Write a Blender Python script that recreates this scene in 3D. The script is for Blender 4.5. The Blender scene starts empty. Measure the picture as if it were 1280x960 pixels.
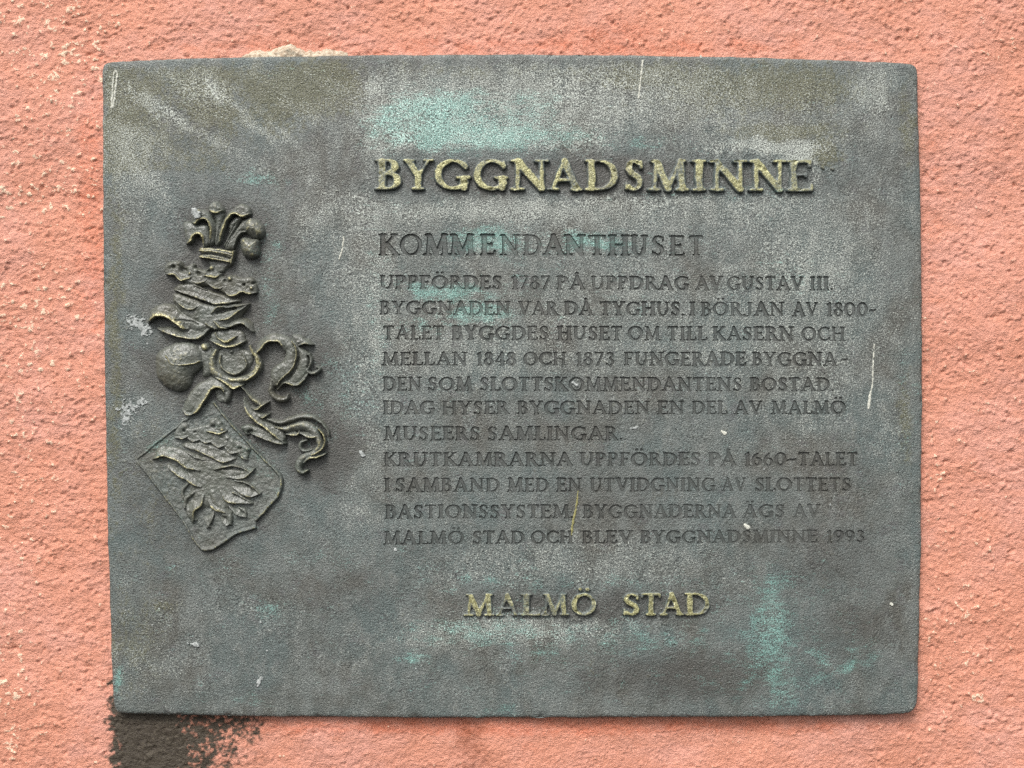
import bpy, math, random
import numpy as np
from mathutils import Vector
from mathutils.geometry import delaunay_2d_cdt

R = math.radians
S = 0.0005            # metres for one photograph pixel in the plane of the plaque's face
T = 0.0075            # the face stands this far off the wall
CX, CY, CZ = 640.0, 480.0, 1.5
FOV = R(50.0)
D = 640 * S / math.tan(FOV / 2)      # camera to plaque face

# ------------------------------------------------------------------ camera, sky, sun, exposure
scene = bpy.context.scene
col = scene.collection
cam_data = bpy.data.cameras.new('camera')
cam = bpy.data.objects.new('camera', cam_data)
col.objects.link(cam)
cam.location = (0, -(T + D), CZ)
cam.rotation_euler = (R(90), 0, 0)
cam_data.sensor_fit = 'HORIZONTAL'
cam_data.angle = FOV
cam_data.clip_start = 0.01
cam_data.clip_end = 500
scene.camera = cam

SUN_EL, SUN_AZ = 50.0, -22.0          # azimuth measured from straight in front of the wall, minus = from the left
world = bpy.data.worlds.new('World')
scene.world = world
world.use_nodes = True
wn = world.node_tree
wn.nodes.clear()
sky = wn.nodes.new('ShaderNodeTexSky')
sky.sky_type = 'NISHITA'
sky.sun_disc = False
sky.sun_elevation = R(SUN_EL)
sky.sun_rotation = R(180 - SUN_AZ)
sky.air_density = 1.0
sky.dust_density = 4.0
sky.ozone_density = 0.5
hs = wn.nodes.new('ShaderNodeHueSaturation')
hs.inputs['Saturation'].default_value = 0.22
bg = wn.nodes.new('ShaderNodeBackground')
bg.inputs['Strength'].default_value = 0.11
wo = wn.nodes.new('ShaderNodeOutputWorld')
wn.links.new(sky.outputs[0], hs.inputs['Color'])
wn.links.new(hs.outputs[0], bg.inputs['Color'])
wn.links.new(bg.outputs[0], wo.inputs['Surface'])

sun_data = bpy.data.lights.new('sun', 'SUN')
sun_data.energy = 1.5
sun_data.angle = R(20)
sun_data.color = (1.0, 0.965, 0.92)
sun = bpy.data.objects.new('sun', sun_data)
col.objects.link(sun)
sd = Vector((math.sin(R(SUN_AZ)) * math.cos(R(SUN_EL)), -math.cos(R(SUN_AZ)) * math.cos(R(SUN_EL)), math.sin(R(SUN_EL))))
sun.rotation_euler = sd.to_track_quat('Z', 'Y').to_euler()
sun.location = (0, 0, 4)

scene.view_settings.view_transform = 'Standard'
scene.view_settings.look = 'None'
scene.view_settings.exposure = 0.80
scene.cycles.use_denoising = False
scene.view_settings.gamma = 1.0
scene.view_settings.use_curve_mapping = False

# ------------------------------------------------------------------ numpy helpers
def lattice(seed, n=256):
    return np.random.RandomState(seed).rand(n, n)

_lat = {}
def vnoise(x, y, seed):
    if seed not in _lat:
        _lat[seed] = lattice(seed)
    L = _lat[seed]
    xi = np.floor(x).astype(int); yi = np.floor(y).astype(int)
    fx = x - xi; fy = y - yi
    fx = fx * fx * (3 - 2 * fx); fy = fy * fy * (3 - 2 * fy)
    a = L[yi % 256, xi % 256]; b = L[yi % 256, (xi + 1) % 256]
    c = L[(yi + 1) % 256, xi % 256]; d = L[(yi + 1) % 256, (xi + 1) % 256]
    return (a + (b - a) * fx) * (1 - fy) + (c + (d - c) * fx) * fy

def fbm(x, y, scale, octv, seed, gain=0.5):
    """noise in 0..1 about 0.5; scale = pixels per cell"""
    x = np.asarray(x, float) / scale + 31.7; y = np.asarray(y, float) / scale + 17.3
    t = 0; amp = 1; s = 0
    for o in range(octv):
        c, sn = math.cos(o * 0.9 + 0.3), math.sin(o * 0.9 + 0.3)
        t = t + amp * vnoise(x * c - y * sn, x * sn + y * c, seed + o)
        s += amp; amp *= gain; x = x * 2.03; y = y * 2.03
    return t / s

def sstep(a, b, v):
    t = np.clip((v - a) / (b - a), 0, 1)
    return t * t * (3 - 2 * t)

def loc(px, py, h):
    """photograph pixel + height in pixels above the plaque's face -> plaque coordinates"""
    px = np.asarray(px, float); py = np.asarray(py, float); h = np.asarray(h, float) + 0 * px
    return np.stack([(px - CX) * S, -h * S, (CY - py) * S], axis=-1)

def mesh_np(name, v, f, mat, parent=None, attrs=None, smooth=True):
    me = bpy.data.meshes.new(name)
    v = np.ascontiguousarray(v, dtype=np.float32); f = np.ascontiguousarray(f, dtype=np.int32)
    k = f.shape[1]
    me.vertices.add(len(v)); me.vertices.foreach_set('co', v.ravel())
    me.loops.add(f.size); me.loops.foreach_set('vertex_index', f.ravel())
    me.polygons.add(len(f)); me.polygons.foreach_set('loop_start', np.arange(0, f.size, k, dtype=np.int32))
    me.polygons.foreach_set('use_smooth', np.full(len(f), smooth))
    me.update(calc_edges=True)
    me.validate()
    for an, av in (attrs or {}).items():
        av = np.ascontiguousarray(av, dtype=np.float32)
        if av.ndim == 2:
            a = me.attributes.new(an, 'FLOAT_COLOR', 'POINT'); a.data.foreach_set('color', av.ravel())
        else:
            a = me.attributes.new(an, 'FLOAT', 'POINT'); a.data.foreach_set('value', av)
    me.materials.append(mat)
    o = bpy.data.objects.new(name, me)
    col.objects.link(o)
    if parent:
        o.parent = parent
    return o

# ------------------------------------------------------------------ node helpers
class NT:
    def __init__(self, name):
        self.m = bpy.data.materials.new(name); self.m.use_nodes = True
        self.t = self.m.node_tree; self.t.nodes.clear()
        self.out = self.t.nodes.new('ShaderNodeOutputMaterial')
        self.b = self.t.nodes.new('ShaderNodeBsdfPrincipled')
        self.t.links.new(self.b.outputs[0], self.out.inputs[0])
        tc = self.t.nodes.new('ShaderNodeTexCoord')
        mp = self.t.nodes.new('ShaderNodeMapping')
        mp.inputs['Scale'].default_value = (1 / S, 1 / S, 1 / S)
        self.t.links.new(tc.outputs['Object'], mp.inputs[0])
        self.p = mp.outputs[0]
    def put(self, sock, v):
        if hasattr(v, 'node'):
            self.t.links.new(v, sock)
        else:
            sock.default_value = v
    def math(self, op, a, b=0.0, clamp=False):
        n = self.t.nodes.new('ShaderNodeMath'); n.operation = op; n.use_clamp = clamp
        self.put(n.inputs[0], a); self.put(n.inputs[1], b); return n.outputs[0]
    def add(self, *a):
        r = a[0]
        for x in a[1:]:
            r = self.math('ADD', r, x)
        return r
    def mul(self, a, b): return self.math('MULTIPLY', a, b)
    def rng(self, v, a, b, c=0.0, d=1.0, smooth=True):
        n = self.t.nodes.new('ShaderNodeMapRange'); n.interpolation_type = 'SMOOTHSTEP' if smooth else 'LINEAR'
        self.put(n.inputs[0], v)
        for i, x in enumerate((a, b, c, d)): self.put(n.inputs[i + 1], x)
        return n.outputs[0]
    def noise(self, scale, detail=2.0, rough=0.5, off=0.0, stretch=None, rot=0.0, dist=0.0):
        n = self.t.nodes.new('ShaderNodeTexNoise'); n.inputs['Scale'].default_value = scale
        n.inputs['Detail'].default_value = detail; n.inputs['Roughness'].default_value = rough
        n.inputs['Distortion'].default_value = dist
        mp = self.t.nodes.new('ShaderNodeMapping')
        mp.inputs['Location'].default_value = (off, off * 1.7, off * 0.6)
        mp.inputs['Rotation'].default_value = (0, rot, 0)
        if stretch: mp.inputs['Scale'].default_value = stretch
        self.t.links.new(self.p, mp.inputs[0]); self.t.links.new(mp.outputs[0], n.inputs['Vector'])
        return n.outputs['Fac']
    def scale(self, c, f):
        n = self.t.nodes.new('ShaderNodeVectorMath'); n.operation = 'SCALE'
        self.put(n.inputs[0], c); self.put(n.inputs['Scale'], f); return n.outputs[0]
    def mix(self, f, a, b):
        n = self.t.nodes.new('ShaderNodeMix'); n.data_type = 'RGBA'
        self.put(n.inputs[0], f); self.put(n.inputs[6], a); self.put(n.inputs[7], b)
        return n.outputs[2]
    def attr(self, name):
        n = self.t.nodes.new('ShaderNodeAttribute'); n.attribute_name = name; return n
    def bump(self, h, dist, strength=1.0, normal=None):
        n = self.t.nodes.new('ShaderNodeBump'); n.inputs['Distance'].default_value = dist
        n.inputs['Strength'].default_value = strength
        self.put(n.inputs['Height'], h)
        if normal is not None: self.put(n.inputs['Normal'], normal)
        return n.outputs[0]

def srgb(r, g, b):
    f = lambda c: (c / 255 / 12.92) if c / 255 <= 0.04045 else ((c / 255 + 0.055) / 1.055) ** 2.4
    return (f(r), f(g), f(b), 1)

def bronze(name, brass=0.0, speck=1.0, darken=0.0, warm=0.0, rough=(0.42, 0.62), bc1=(122, 116, 66), bc2=(196, 192, 134)):
    """weathered statuary bronze: stains come from the 'stain' attribute, rubbed ridges from 'wear'"""
    m = NT(name)
    st = m.attr('stain')
    sep = m.t.nodes.new('ShaderNodeSeparateColor'); m.t.links.new(st.outputs['Color'], sep.inputs[0])
    teal, olive, pale = sep.outputs[0], sep.outputs[1], sep.outputs[2]
    dark = st.outputs['Alpha']
    wear = m.attr('wear').outputs['Fac']
    g1 = m.noise(0.72, 1.0, 0.6, 0)
    g2 = m.noise(0.6, 1.5, 0.65, 57)
    g3 = m.noise(0.30, 3.0, 0.6, 91)
    m1 = m.noise(0.06, 5.0, 0.6, 11, stretch=(1, 1, 0.6))
    m2 = m.noise(0.045, 5.0, 0.62, 23)
    l1 = m.noise(0.011, 4.0, 0.55, 37)
    m3 = m.noise(0.12, 3.0, 0.6, 83, stretch=(0.5, 1, 1.5))
    l2 = m.noise(0.022, 4.0, 0.6, 71, stretch=(1, 1, 0.55))
    c = m.mix(m.rng(l1, 0.36, 0.64), srgb(85, 85, 79), srgb(86, 96, 94))
    c = m.mix(m.rng(l2, 0.42, 0.66, 0, 0.8), c, srgb(101, 107, 104))
    c = m.mix(m.rng(m1, 0.42, 0.7, 0, 0.7), c, srgb(107, 111, 108))
    c = m.mix(m.rng(m2, 0.54, 0.72, 0, 0.5), c, srgb(88, 86, 88))
    # warm dark patches
    df = m.rng(m.add(dark, m.mul(m.add(m2, -0.5), 0.9), m.mul(m.add(g3, -0.5), 0.5)), 0.3, 1.0, 0, 0.85)
    c = m.mix(df, c, srgb(72, 71, 67))
    # olive grime
    of = m.rng(m.add(olive, m.mul(m.add(m1, -0.5), 1.0), m.mul(m.add(g3, -0.5), 1.3)), 0.16, 0.7, 0, 0.8)
    c = m.mix(of, c, srgb(88, 87, 60))
    # turquoise verdigris
    tf = m.rng(m.add(teal, m.mul(m.add(m2, -0.5), 1.3), m.mul(m.add(g1, -0.5), 1.5), m.mul(m.add(m3, -0.5), 1.3)), 0.3, 1.15, 0, 0.66)
    c = m.mix(tf, c, srgb(120, 168, 158))
    # pale oxide grains
    pf = m.rng(m.add(m.mul(pale, 0.55), m.mul(m.add(m1, -0.5), 0.55), m.mul(m.add(g2, -0.5), 2.0), m.mul(dark, -0.42)), 0.06, 0.62, 0, 0.9 * speck)
    c = m.mix(pf, c, m.mix(tf, srgb(166, 171, 163), srgb(168, 204, 194)))
    # dark pin pits
    qf = m.rng(m.add(g1, m.mul(pale, -0.04)), 0.30, 0.45, 0.6 * speck, 0)
    c = m.mix(qf, c, srgb(55, 57, 54))
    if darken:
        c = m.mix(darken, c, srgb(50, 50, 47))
    if warm:
        c = m.mix(warm, c, m.mix(m.rng(m1, 0.35, 0.65), srgb(92, 90, 70), srgb(104, 102, 90)))
    # salt-and-pepper grain of the sand casting
    amp = m.add(0.66, m.mul(pale, 0.7), m.mul(dark, -0.25))
    c = m.scale(c, m.add(1.0, m.mul(m.rng(g1, 0.28, 0.72, -0.62 * speck, 0.66 * speck, False), amp)))
    # rubbed brass
    bf = m.rng(m.add(wear, brass, m.mul(m.add(g3, -0.5), 1.1), m.mul(m.add(m1, -0.5), 0.8)), 0.3, 1.0, 0, 0.9)
    bc = m.mix(m.rng(g1, 0.35, 0.68), srgb(*bc1), srgb(*bc2))
    c = m.mix(bf, c, bc)
    m.put(m.b.inputs['Base Color'], c)
    m.put(m.b.inputs['Metallic'], m.mul(bf, 0.35))
    m.put(m.b.inputs['Roughness'], m.rng(g3, 0.3, 0.7, rough[0], rough[1], False))
    m.b.inputs['Specular IOR Level'].default_value = 0.55
    h = m.add(m.mul(g2, 1.0), m.mul(g3, 0.9), m.mul(m1, 1.2))
    m.put(m.b.inputs['Normal'], m.bump(h, 1.5 * S, 0.85 * (0.3 + 0.7 * speck)))
    return m.m

M_plate = bronze('weathered_bronze')
M_relief = bronze('rubbed_bronze_relief', brass=-0.02, speck=0.34, warm=0.34, rough=(0.22, 0.38), bc1=(116, 110, 72), bc2=(200, 194, 150))
M_shield = bronze('bronze_shield_ground', brass=-0.2, speck=0.6, warm=0.15)
M_raised = bronze('brassy_raised_letter', brass=0.78, speck=0.45, rough=(0.35, 0.55), bc1=(128, 124, 78), bc2=(198, 196, 148))
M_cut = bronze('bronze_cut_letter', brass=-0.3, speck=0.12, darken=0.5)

def plain(name, c1, c2, scale, rough=0.9, bump=0.5):
    m = NT(name)
    n = m.noise(scale, 4, 0.6, 3)
    m.put(m.b.inputs['Base Color'], m.mix(m.rng(n, 0.35, 0.65), c1, c2))
    m.b.inputs['Roughness'].default_value = rough
    m.put(m.b.inputs['Normal'], m.bump(n, 1.5 * S, bump))
    return m.m
M_chalk = plain('pale_paint_mark', srgb(176, 178, 166), srgb(212, 212, 200), 0.5)
M_drop = plain('grey_white_deposit', srgb(128, 133, 130), srgb(178, 182, 180), 0.35)
M_yellow = plain('yellowish_scratch', srgb(128, 124, 78), srgb(152, 148, 100), 0.5)
M_mortar = plain('pale_mortar', srgb(160, 140, 118), srgb(200, 188, 168), 0.25, 0.95, 1.0)

def wall_material():
    m = NT('salmon_painted_stucco')
    st = m.attr('wallmark')
    sep = m.t.nodes.new('ShaderNodeSeparateColor'); m.t.links.new(st.outputs['Color'], sep.inputs[0])
    mould, flake, brown = sep.outputs[0], sep.outputs[1], sep.outputs[2]
    orange_shade = st.outputs['Alpha']
    hi = m.attr('tip').outputs['Fac']
    g1 = m.noise(0.5, 3.0, 0.65, 5, stretch=(0.7, 1, 1.2), rot=0.25)
    g2 = m.noise(0.22, 3.0, 0.6, 45)
    m1 = m.noise(0.05, 5.0, 0.6, 15, stretch=(0.6, 1, 1.2), rot=0.2)
    l1 = m.noise(0.008, 4.0, 0.6, 25)
    c = m.mix(m.rng(l1, 0.35, 0.65), srgb(209, 143, 118), srgb(210, 151, 133))
    c = m.mix(m.rng(m1, 0.35, 0.75, 0, 0.8), c, srgb(203, 138, 113))
    c = m.mix(m.rng(m.add(orange_shade, m.mul(m.add(m1, -0.5), 0.9), m.mul(m.add(g2, -0.5), 0.6)), 0.3, 1.0, 0, 0.7), c, srgb(206, 112, 80))  # ambient shade around the plaque, put into the wall colour
    c = m.mix(m.rng(g1, 0.5, 0.72, 0, 0.35), c, srgb(230, 178, 158))
    c = m.mix(m.rng(g2, 0.28, 0.40, 0.3, 0), c, srgb(190, 112, 88))
    c = m.mix(m.rng(m.add(brown, m.mul(m.add(m1, -0.5), 0.8), m.mul(m.add(g2, -0.5), 1.0)), 0.35, 1.0, 0, 0.7), c, srgb(142, 82, 58))
    # crumbs where the paint has rubbed off the tips of the grains
    ff = m.rng(m.add(flake, m.mul(m.add(g1, -0.5), 1.0), m.mul(m.add(hi, -0.5), 1.3), m.mul(m.add(g2, -0.5), 2.6), m.mul(m.add(m1, -0.5), 0.8)), 0.90, 1.12, 0, 0.85)
    c = m.mix(ff, c, srgb(240, 212, 184))
    mf = m.rng(m.add(mould, m.mul(m.add(m1, -0.5), 0.7), m.mul(m.add(g2, -0.5), 1.1), m.mul(m.add(hi, -0.5), -0.5)), 0.12, 0.72, 0, 0.96)
    mf = m.mul(mf, m.rng(mould, 0.03, 0.25))
    c = m.mix(mf, c, m.mix(m.rng(g1, 0.35, 0.7), srgb(43, 46, 40), srgb(70, 70, 58)))
    m.put(m.b.inputs['Base Color'], c)
    m.b.inputs['Roughness'].default_value = 0.62
    m.b.inputs['Specular IOR Level'].default_value = 0.35
    h = m.add(g1, m.mul(g2, 1.4))
    m.put(m.b.inputs['Normal'], m.bump(h, 1.9 * S, 0.8))
    return m.m
M_wall = wall_material()

# ------------------------------------------------------------------ the wall
def blobs(x, y, lst):
    """sum of soft-edged ellipses (cx, cy, rx, ry, strength[, turn])"""
    t = np.zeros_like(x)
    for b in lst:
        cx, cy, rx, ry, s = b[:5]
        a = R(b[5]) if len(b) > 5 else 0
        dx, dy = x - cx, y - cy
        u = (dx * math.cos(a) + dy * math.sin(a)) / rx
        w = (-dx * math.sin(a) + dy * math.cos(a)) / ry
        t = np.maximum(t, s * np.exp(-(u * u + w * w) ** 1.4 * 0.7)) + 0.15 * s * np.exp(-(u * u + w * w))
    return t

def build_wall():
    st = 1.6
    k = (D + T) / D       # the wall lies a little farther than the face
    fx = np.arange(-60, 1341, st); fy = np.arange(-60, 1021, st)
    gl = np.array([-4000, -2600, -1600, -900, -450, -220, -120, -80])
    gh = 1280 + (-gl); gy = 960 + (-gl)
    xs = np.concatenate([gl, fx, gh[::-1]]); ys = np.concatenate([gl, fy, gy[::-1]])
    ys = ys[(ys < 960 + 2950)]
    X, Y = np.meshgrid(xs, ys)
    wx = X + (fbm(X, Y, 26, 2, 700) - 0.5) * 18; wy = Y + (fbm(X, Y, 26, 2, 720) - 0.5) * 18
    ang = np.where(X > 640, 0.5, 0.12) * sstep(400, 1000, X) + 0.1
    u = wx * np.cos(ang) + wy * np.sin(ang); w = -wx * np.sin(ang) + wy * np.cos(ang)
    a = fbm(u * 0.62, w, 7, 3, 100, 0.7)
    b = fbm(u * 0.55, w, 22, 2, 130)
    c = fbm(X, Y, 5, 2, 160, 0.6)
    d = fbm(X, Y, 120, 3, 190)
    grains = np.clip(c - 0.62, 0, 1) * 9
    pits = -np.clip(0.33 - fbm(X, Y, 6, 2, 230), 0, 1) * 16
    amp = 1 - 0.45 * blobs(X, Y, [(640, 935, 420, 35, 1.0), (1000, 930, 120, 30, 0.6)])
    h = ((a - 0.5) * 2.5 + (b - 0.5) * 1.0 + grains * 0.85 + pits * 0.6) * amp + (d - 0.5) * 13 + (fbm(u * 0.4, w, 60, 2, 240) - 0.5) * 2.5
    tip = sstep(0.35, 0.72, 0.55 * a + 0.45 * c)
    far = (X < -60) | (X > 1341) | (Y < -60) | (Y > 1021)
    h = np.where(far, 0, h)
    h = np.minimum(h, 5)
    q = 15 * (fbm(X, Y, 9, 3, 300) - 0.5) * 2
    # the photograph's left side carries most of the pale crumbs
    flake = blobs(X, Y, [(60, 60, 90, 80, 0.5), (25, 20, 60, 30, 0.5), (115, 25, 35, 22, 0.4), (60, 220, 90, 90, 0.36), (50, 420, 70, 130, 0.36), (30, 620, 60, 120, 0.3),
                         (15, 860, 30, 90, 0.55), (1200, 700, 60, 200, 0.2), (1180, 560, 80, 160, 0.2), (1190, 850, 50, 60, 0.3), (1230, 60, 60, 40, 0.12)])
    mould = blobs(X + q, Y + q * 0.6, [(186, 930, 38, 90, 1.4), (165, 900, 34, 16, 1.0), (250, 918, 50, 55, 0.52), (300, 905, 28, 22, 0.45), (235, 950, 70, 30, 0.38), (205, 985, 60, 40, 0.6)])
    mould = mould * sstep(120, 150, X + q * 0.4)
    brown = blobs(X, Y, [(590, 930, 28, 45, 0.7), (835, 12, 9, 9, 0.6), (840, 20, 22, 12, 0.35), (745, 45, 45, 18, 0.45), (1240, 360, 30, 60, .2), (20, 760, 30, 40, .2), (1225, 900, 40, 30, .2), (420, 20, 60, 14, .25), (320, 930, 25, 40, 0.4), (1155, 245, 5, 10, 0.4)])
    orange_shade = blobs(X, Y, [(115, 260, 26, 230, 0.55), (640, 58, 560, 16, 0.5), (760, 40, 90, 25, 0.5), (640, 908, 560, 14, 0.6), (690, 930, 90, 30, 0.3), (1165, 300, 18, 240, 0.35), (120, 620, 20, 100, 0.3), (1165, 700, 14, 200, 0.2)])  # painted shade: orange bands along the plaque's edges imitate ambient occlusion
    v = np.stack([(X - CX) * S * k, -h * S, (CY - Y) * S * k], axis=-1).reshape(-1, 3)
    ny, nx = X.shape
    I = np.arange(nx * ny).reshape(ny, nx)
    f = np.stack([I[1:, :-1], I[1:, 1:], I[:-1, 1:], I[:-1, :-1]], axis=-1)
    # behind the plaque nothing fine is needed
    hid = (X[:-1, :-1] > 175) & (X[:-1, :-1] < 1105) & (Y[:-1, :-1] > 120) & (Y[:-1, :-1] < 850)
    f = f[~hid].reshape(-1, 4)
    base = len(v)
    ext = np.array([[(170 - CX) * S * k, 0.003, (CY - 860) * S * k], [(1115 - CX) * S * k, 0.003, (CY - 860) * S * k],
                    [(1115 - CX) * S * k, 0.003, (CY - 110) * S * k], [(170 - CX) * S * k, 0.003, (CY - 110) * S * k]])
    v = np.concatenate([v, ext]); f = np.concatenate([f, [[base, base + 1, base + 2, base + 3]]])
    att = np.stack([mould, flake, brown, orange_shade], axis=-1).reshape(-1, 4)
    att = np.concatenate([att, np.zeros((4, 4))]); tp = np.concatenate([tip.ravel(), np.zeros(4)])
    o = mesh_np('painted_wall', v, f, M_wall, None, {'wallmark': att, 'tip': tp})
    o.location = (0, 0, CZ)
    o['label'] = 'rough salmon painted stucco wall with pale crumbs and a black mould stain below the plaque'
    o['category'] = 'wall'
    return o
wall = build_wall()

# pale lump of broken mortar between wall and plaque, above its top edge
def build_mortar():
    xs = np.arange(300, 440, 1.5); ys = np.arange(42, 84, 1.5)
    X, Y = np.meshgrid(xs, ys)
    top = 68 - 11 * np.exp(-((X - 362) / 16) ** 2) - 3.5 * np.exp(-((X - 415) / 20) ** 2) - 2 * np.exp(-((X - 330) / 12) ** 2)
    top = top + (fbm(X, 0 * X, 6, 3, 410) - 0.5) * 9
    edge = (Y - top) / 4
    edge = np.minimum(edge, (X - 306) / 8); edge = np.minimum(edge, (432 - X) / 8)
    h = np.clip(edge, -1, 1.6) * 4 + (fbm(X, Y, 7, 3, 420) - 0.5) * 8 * np.clip(edge + 0.4, 0, 1)
    h = np.where(edge > -0.9, h, -9) + 2
    k = (D + T) / D
    v = np.stack([(X - CX) * S * k, -h * S, (CY - Y) * S * k], axis=-1).reshape(-1, 3)
    ny, nx = X.shape; I = np.arange(nx * ny).reshape(ny, nx)
    keep = (edge[:-1, :-1] > -0.9)
    f = np.stack([I[1:, :-1], I[1:, 1:], I[:-1, 1:], I[:-1, :-1]], axis=-1)[keep]
    o = mesh_np('mortar_lump', v, f, M_mortar, wall)
    o['label'] = 'pale crumbling mortar showing above the top edge of the plaque'
build_mortar()

# ------------------------------------------------------------------ stains and broad tones of the bronze, in photograph pixels
TEAL = [(160, 300, 8, 60, .12), (1146, 470, 5, 150, .25), (700, 728, 180, 8, .2), (520, 255, 60, 8, .2), (640, 520, 160, 5, .12), (900, 560, 200, 6, .14), (470, 400, 10, 120, .25), (560, 135, 50, 22, .75), (600, 168, 95, 20, .85), (500, 150, 45, 40, .42), (690, 172, 90, 16, .5), (800, 178, 50, 12, .4), (320, 222, 30, 10, .5),
        (880, 243, 120, 10, .25), (612, 300, 45, 16, .65), (735, 303, 45, 12, .6), (780, 300, 60, 12, .25), (565, 366, 55, 10, .7), (600, 392, 40, 12, .55), (530, 405, 30, 14, .3), (965, 785, 24, 62, .5), (960, 820, 60, 70, .2),
        (975, 850, 20, 40, .45), (515, 822, 22, 12, .4), (612, 888, 25, 12, .35), (148, 853, 7, 15, .7), (300, 876, 55, 7, .22), (335, 360, 14, 70, .35), (420, 490, 50, 60, .22),
        (1060, 835, 55, 8, .38, -25), (1030, 825, 30, 6, .35, 30), (340, 762, 14, 12, .35), (590, 790, 80, 18, .35), (780, 800, 120, 18, .25), (560, 560, 60, 80, .05), (990, 340, 60, 25, .2), (195, 560, 30, 18, .3),
        (330, 590, 14, 50, .3, -35), (380, 495, 10, 25, .25), (680, 820, 30, 14, .25), (400, 700, 200, 20, .12), (280, 600, 60, 40, .1), (1075, 810, 20, 14, .3), (1130, 470, 12, 100, .15)]
PALE = [(205, 135, 60, 6, .55, 35), (178, 128, 40, 4, .5, 40), (300, 140, 75, 8, .6, 44), (345, 158, 60, 6, .5, 46), (265, 120, 50, 5, .35, 40), (740, 254, 290, 6, .45), (460, 215, 10, 40, .4), (1100, 100, 30, 20, .3), (700, 120, 240, 45, .6), (500, 130, 60, 55, .55), (620, 265, 150, 14, .5), (955, 182, 60, 8, .9), (1005, 190, 30, 12, 1.1), (1020, 212, 10, 22, .8), (900, 188, 40, 8, .6), (820, 240, 220, 45, .35),
        (1090, 120, 25, 45, .5), (950, 150, 120, 45, .35), (660, 780, 130, 25, .6), (450, 430, 40, 260, .35), (160, 190, 50, 45, .45), (240, 110, 120, 45, .3), (720, 700, 200, 30, .35), (560, 790, 60, 25, .5),
        (400, 250, 40, 60, .3), (170, 830, 60, 25, .3), (580, 440, 130, 50, .25), (1010, 330, 60, 60, .3), (880, 400, 200, 60, .2), (250, 430, 8, 8, .2), (300, 780, 120, 30, .15), (1110, 560, 20, 60, .3), (470, 640, 80, 60, .15), (1000, 500, 60, 60, .25)]
OLIVE = [(150, 160, 40, 80, .35), (385, 108, 65, 30, .55), (250, 95, 60, 14, .3), (960, 105, 120, 30, .45), (800, 95, 120, 16, .4), (985, 165, 70, 12, .65), (1033, 190, 18, 14, .85), (143, 420, 10, 260, .45),
         (165, 800, 40, 60, .3), (190, 620, 40, 120, .15), (600, 88, 200, 8, .3), (345, 140, 50, 40, .25), (1135, 150, 8, 60, .4), (205, 760, 20, 8, .4), (1133, 530, 8, 60, .4), (700, 500, 200, 100, .04)]
DARK = [(742, 220, 296, 24, .9), (280, 288, 66, 50, 1.0), (258, 370, 82, 62, .95), (245, 455, 78, 60, .9), (350, 450, 80, 55, .8), (330, 520, 90, 50, .9), (400, 560, 48, 48, 1.0), (255, 610, 115, 85, .55), (735, 757, 168, 20, .7), (860, 845, 120, 35, .65), (730, 850, 20, 30, .5),
        (1065, 790, 70, 40, .45), (1040, 700, 80, 50, .45), (440, 730, 70, 40, .35), (780, 610, 90, 60, .35), (690, 480, 260, 150, .12), (640, 75, 600, 6, .3), (860, 350, 40, 90, .2), (350, 800, 80, 30, .2), (800, 420, 60, 30, .2), (1100, 660, 40, 120, .2), (520, 690, 60, 20, .3)]
def stains(x, y):
    x = np.asarray(x, float); y = np.asarray(y, float)
    raw = (x, y); wx = x + (fbm(x, y, 22, 4, 500) - 0.5) * 26; wy = y + (fbm(x, y, 22, 4, 520) - 0.5) * 18
    # faint sweeps of the polishing cloth, falling to the right
    sw = fbm((x + y * 0.9) * 0.30, (y - x * 0.7), 26, 3, 560)
    sw = (sw - 0.5) * 1.1 * np.exp(-((x - 300) / 200) ** 2 - ((y - 190) / 170) ** 2)
    out = [blobs(wx, wy, L) for L in (TEAL, OLIVE, PALE, DARK)]
    def box(x0, x1, y0, y1, k, e=9):
        return k * sstep(x0 - e, x0 + e, wx) * (1 - sstep(x1 - e, x1 + e, wx)) * sstep(y0 - e, y0 + e, wy) * (1 - sstep(y1 - e, y1 + e, wy))
    out[2] = np.maximum(out[2], box(449, 760, 95, 190, .62)) + box(150, 300, 225, 560, .18) + box(455, 1100, 250, 470, .16, 25)
    out[0] = np.maximum(out[0], box(540, 700, 112, 182, .5, 6)) + box(452, 560, 130, 185, .28) + box(500, 1100, 700, 890, .14, 40) + box(470, 900, 285, 420, .12, 30) + box(150, 480, 690, 880, .06, 30)
    out[3] = out[3] + box(130, 1150, 560, 900, .16, 90)  # broad darker tone over the lower part of the face
    out[1] = out[1] + box(132, 290, 85, 217, .34, 5) + box(230, 446, 78, 150, .28, 14) + box(760, 1060, 85, 150, .2, 20)
    out[2] = out[2] + sw
    out[1] = out[1] + 0.4 * np.clip(-sw, 0, 1)
    return np.clip(np.stack(out, axis=-1), 0, 1.3)

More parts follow.
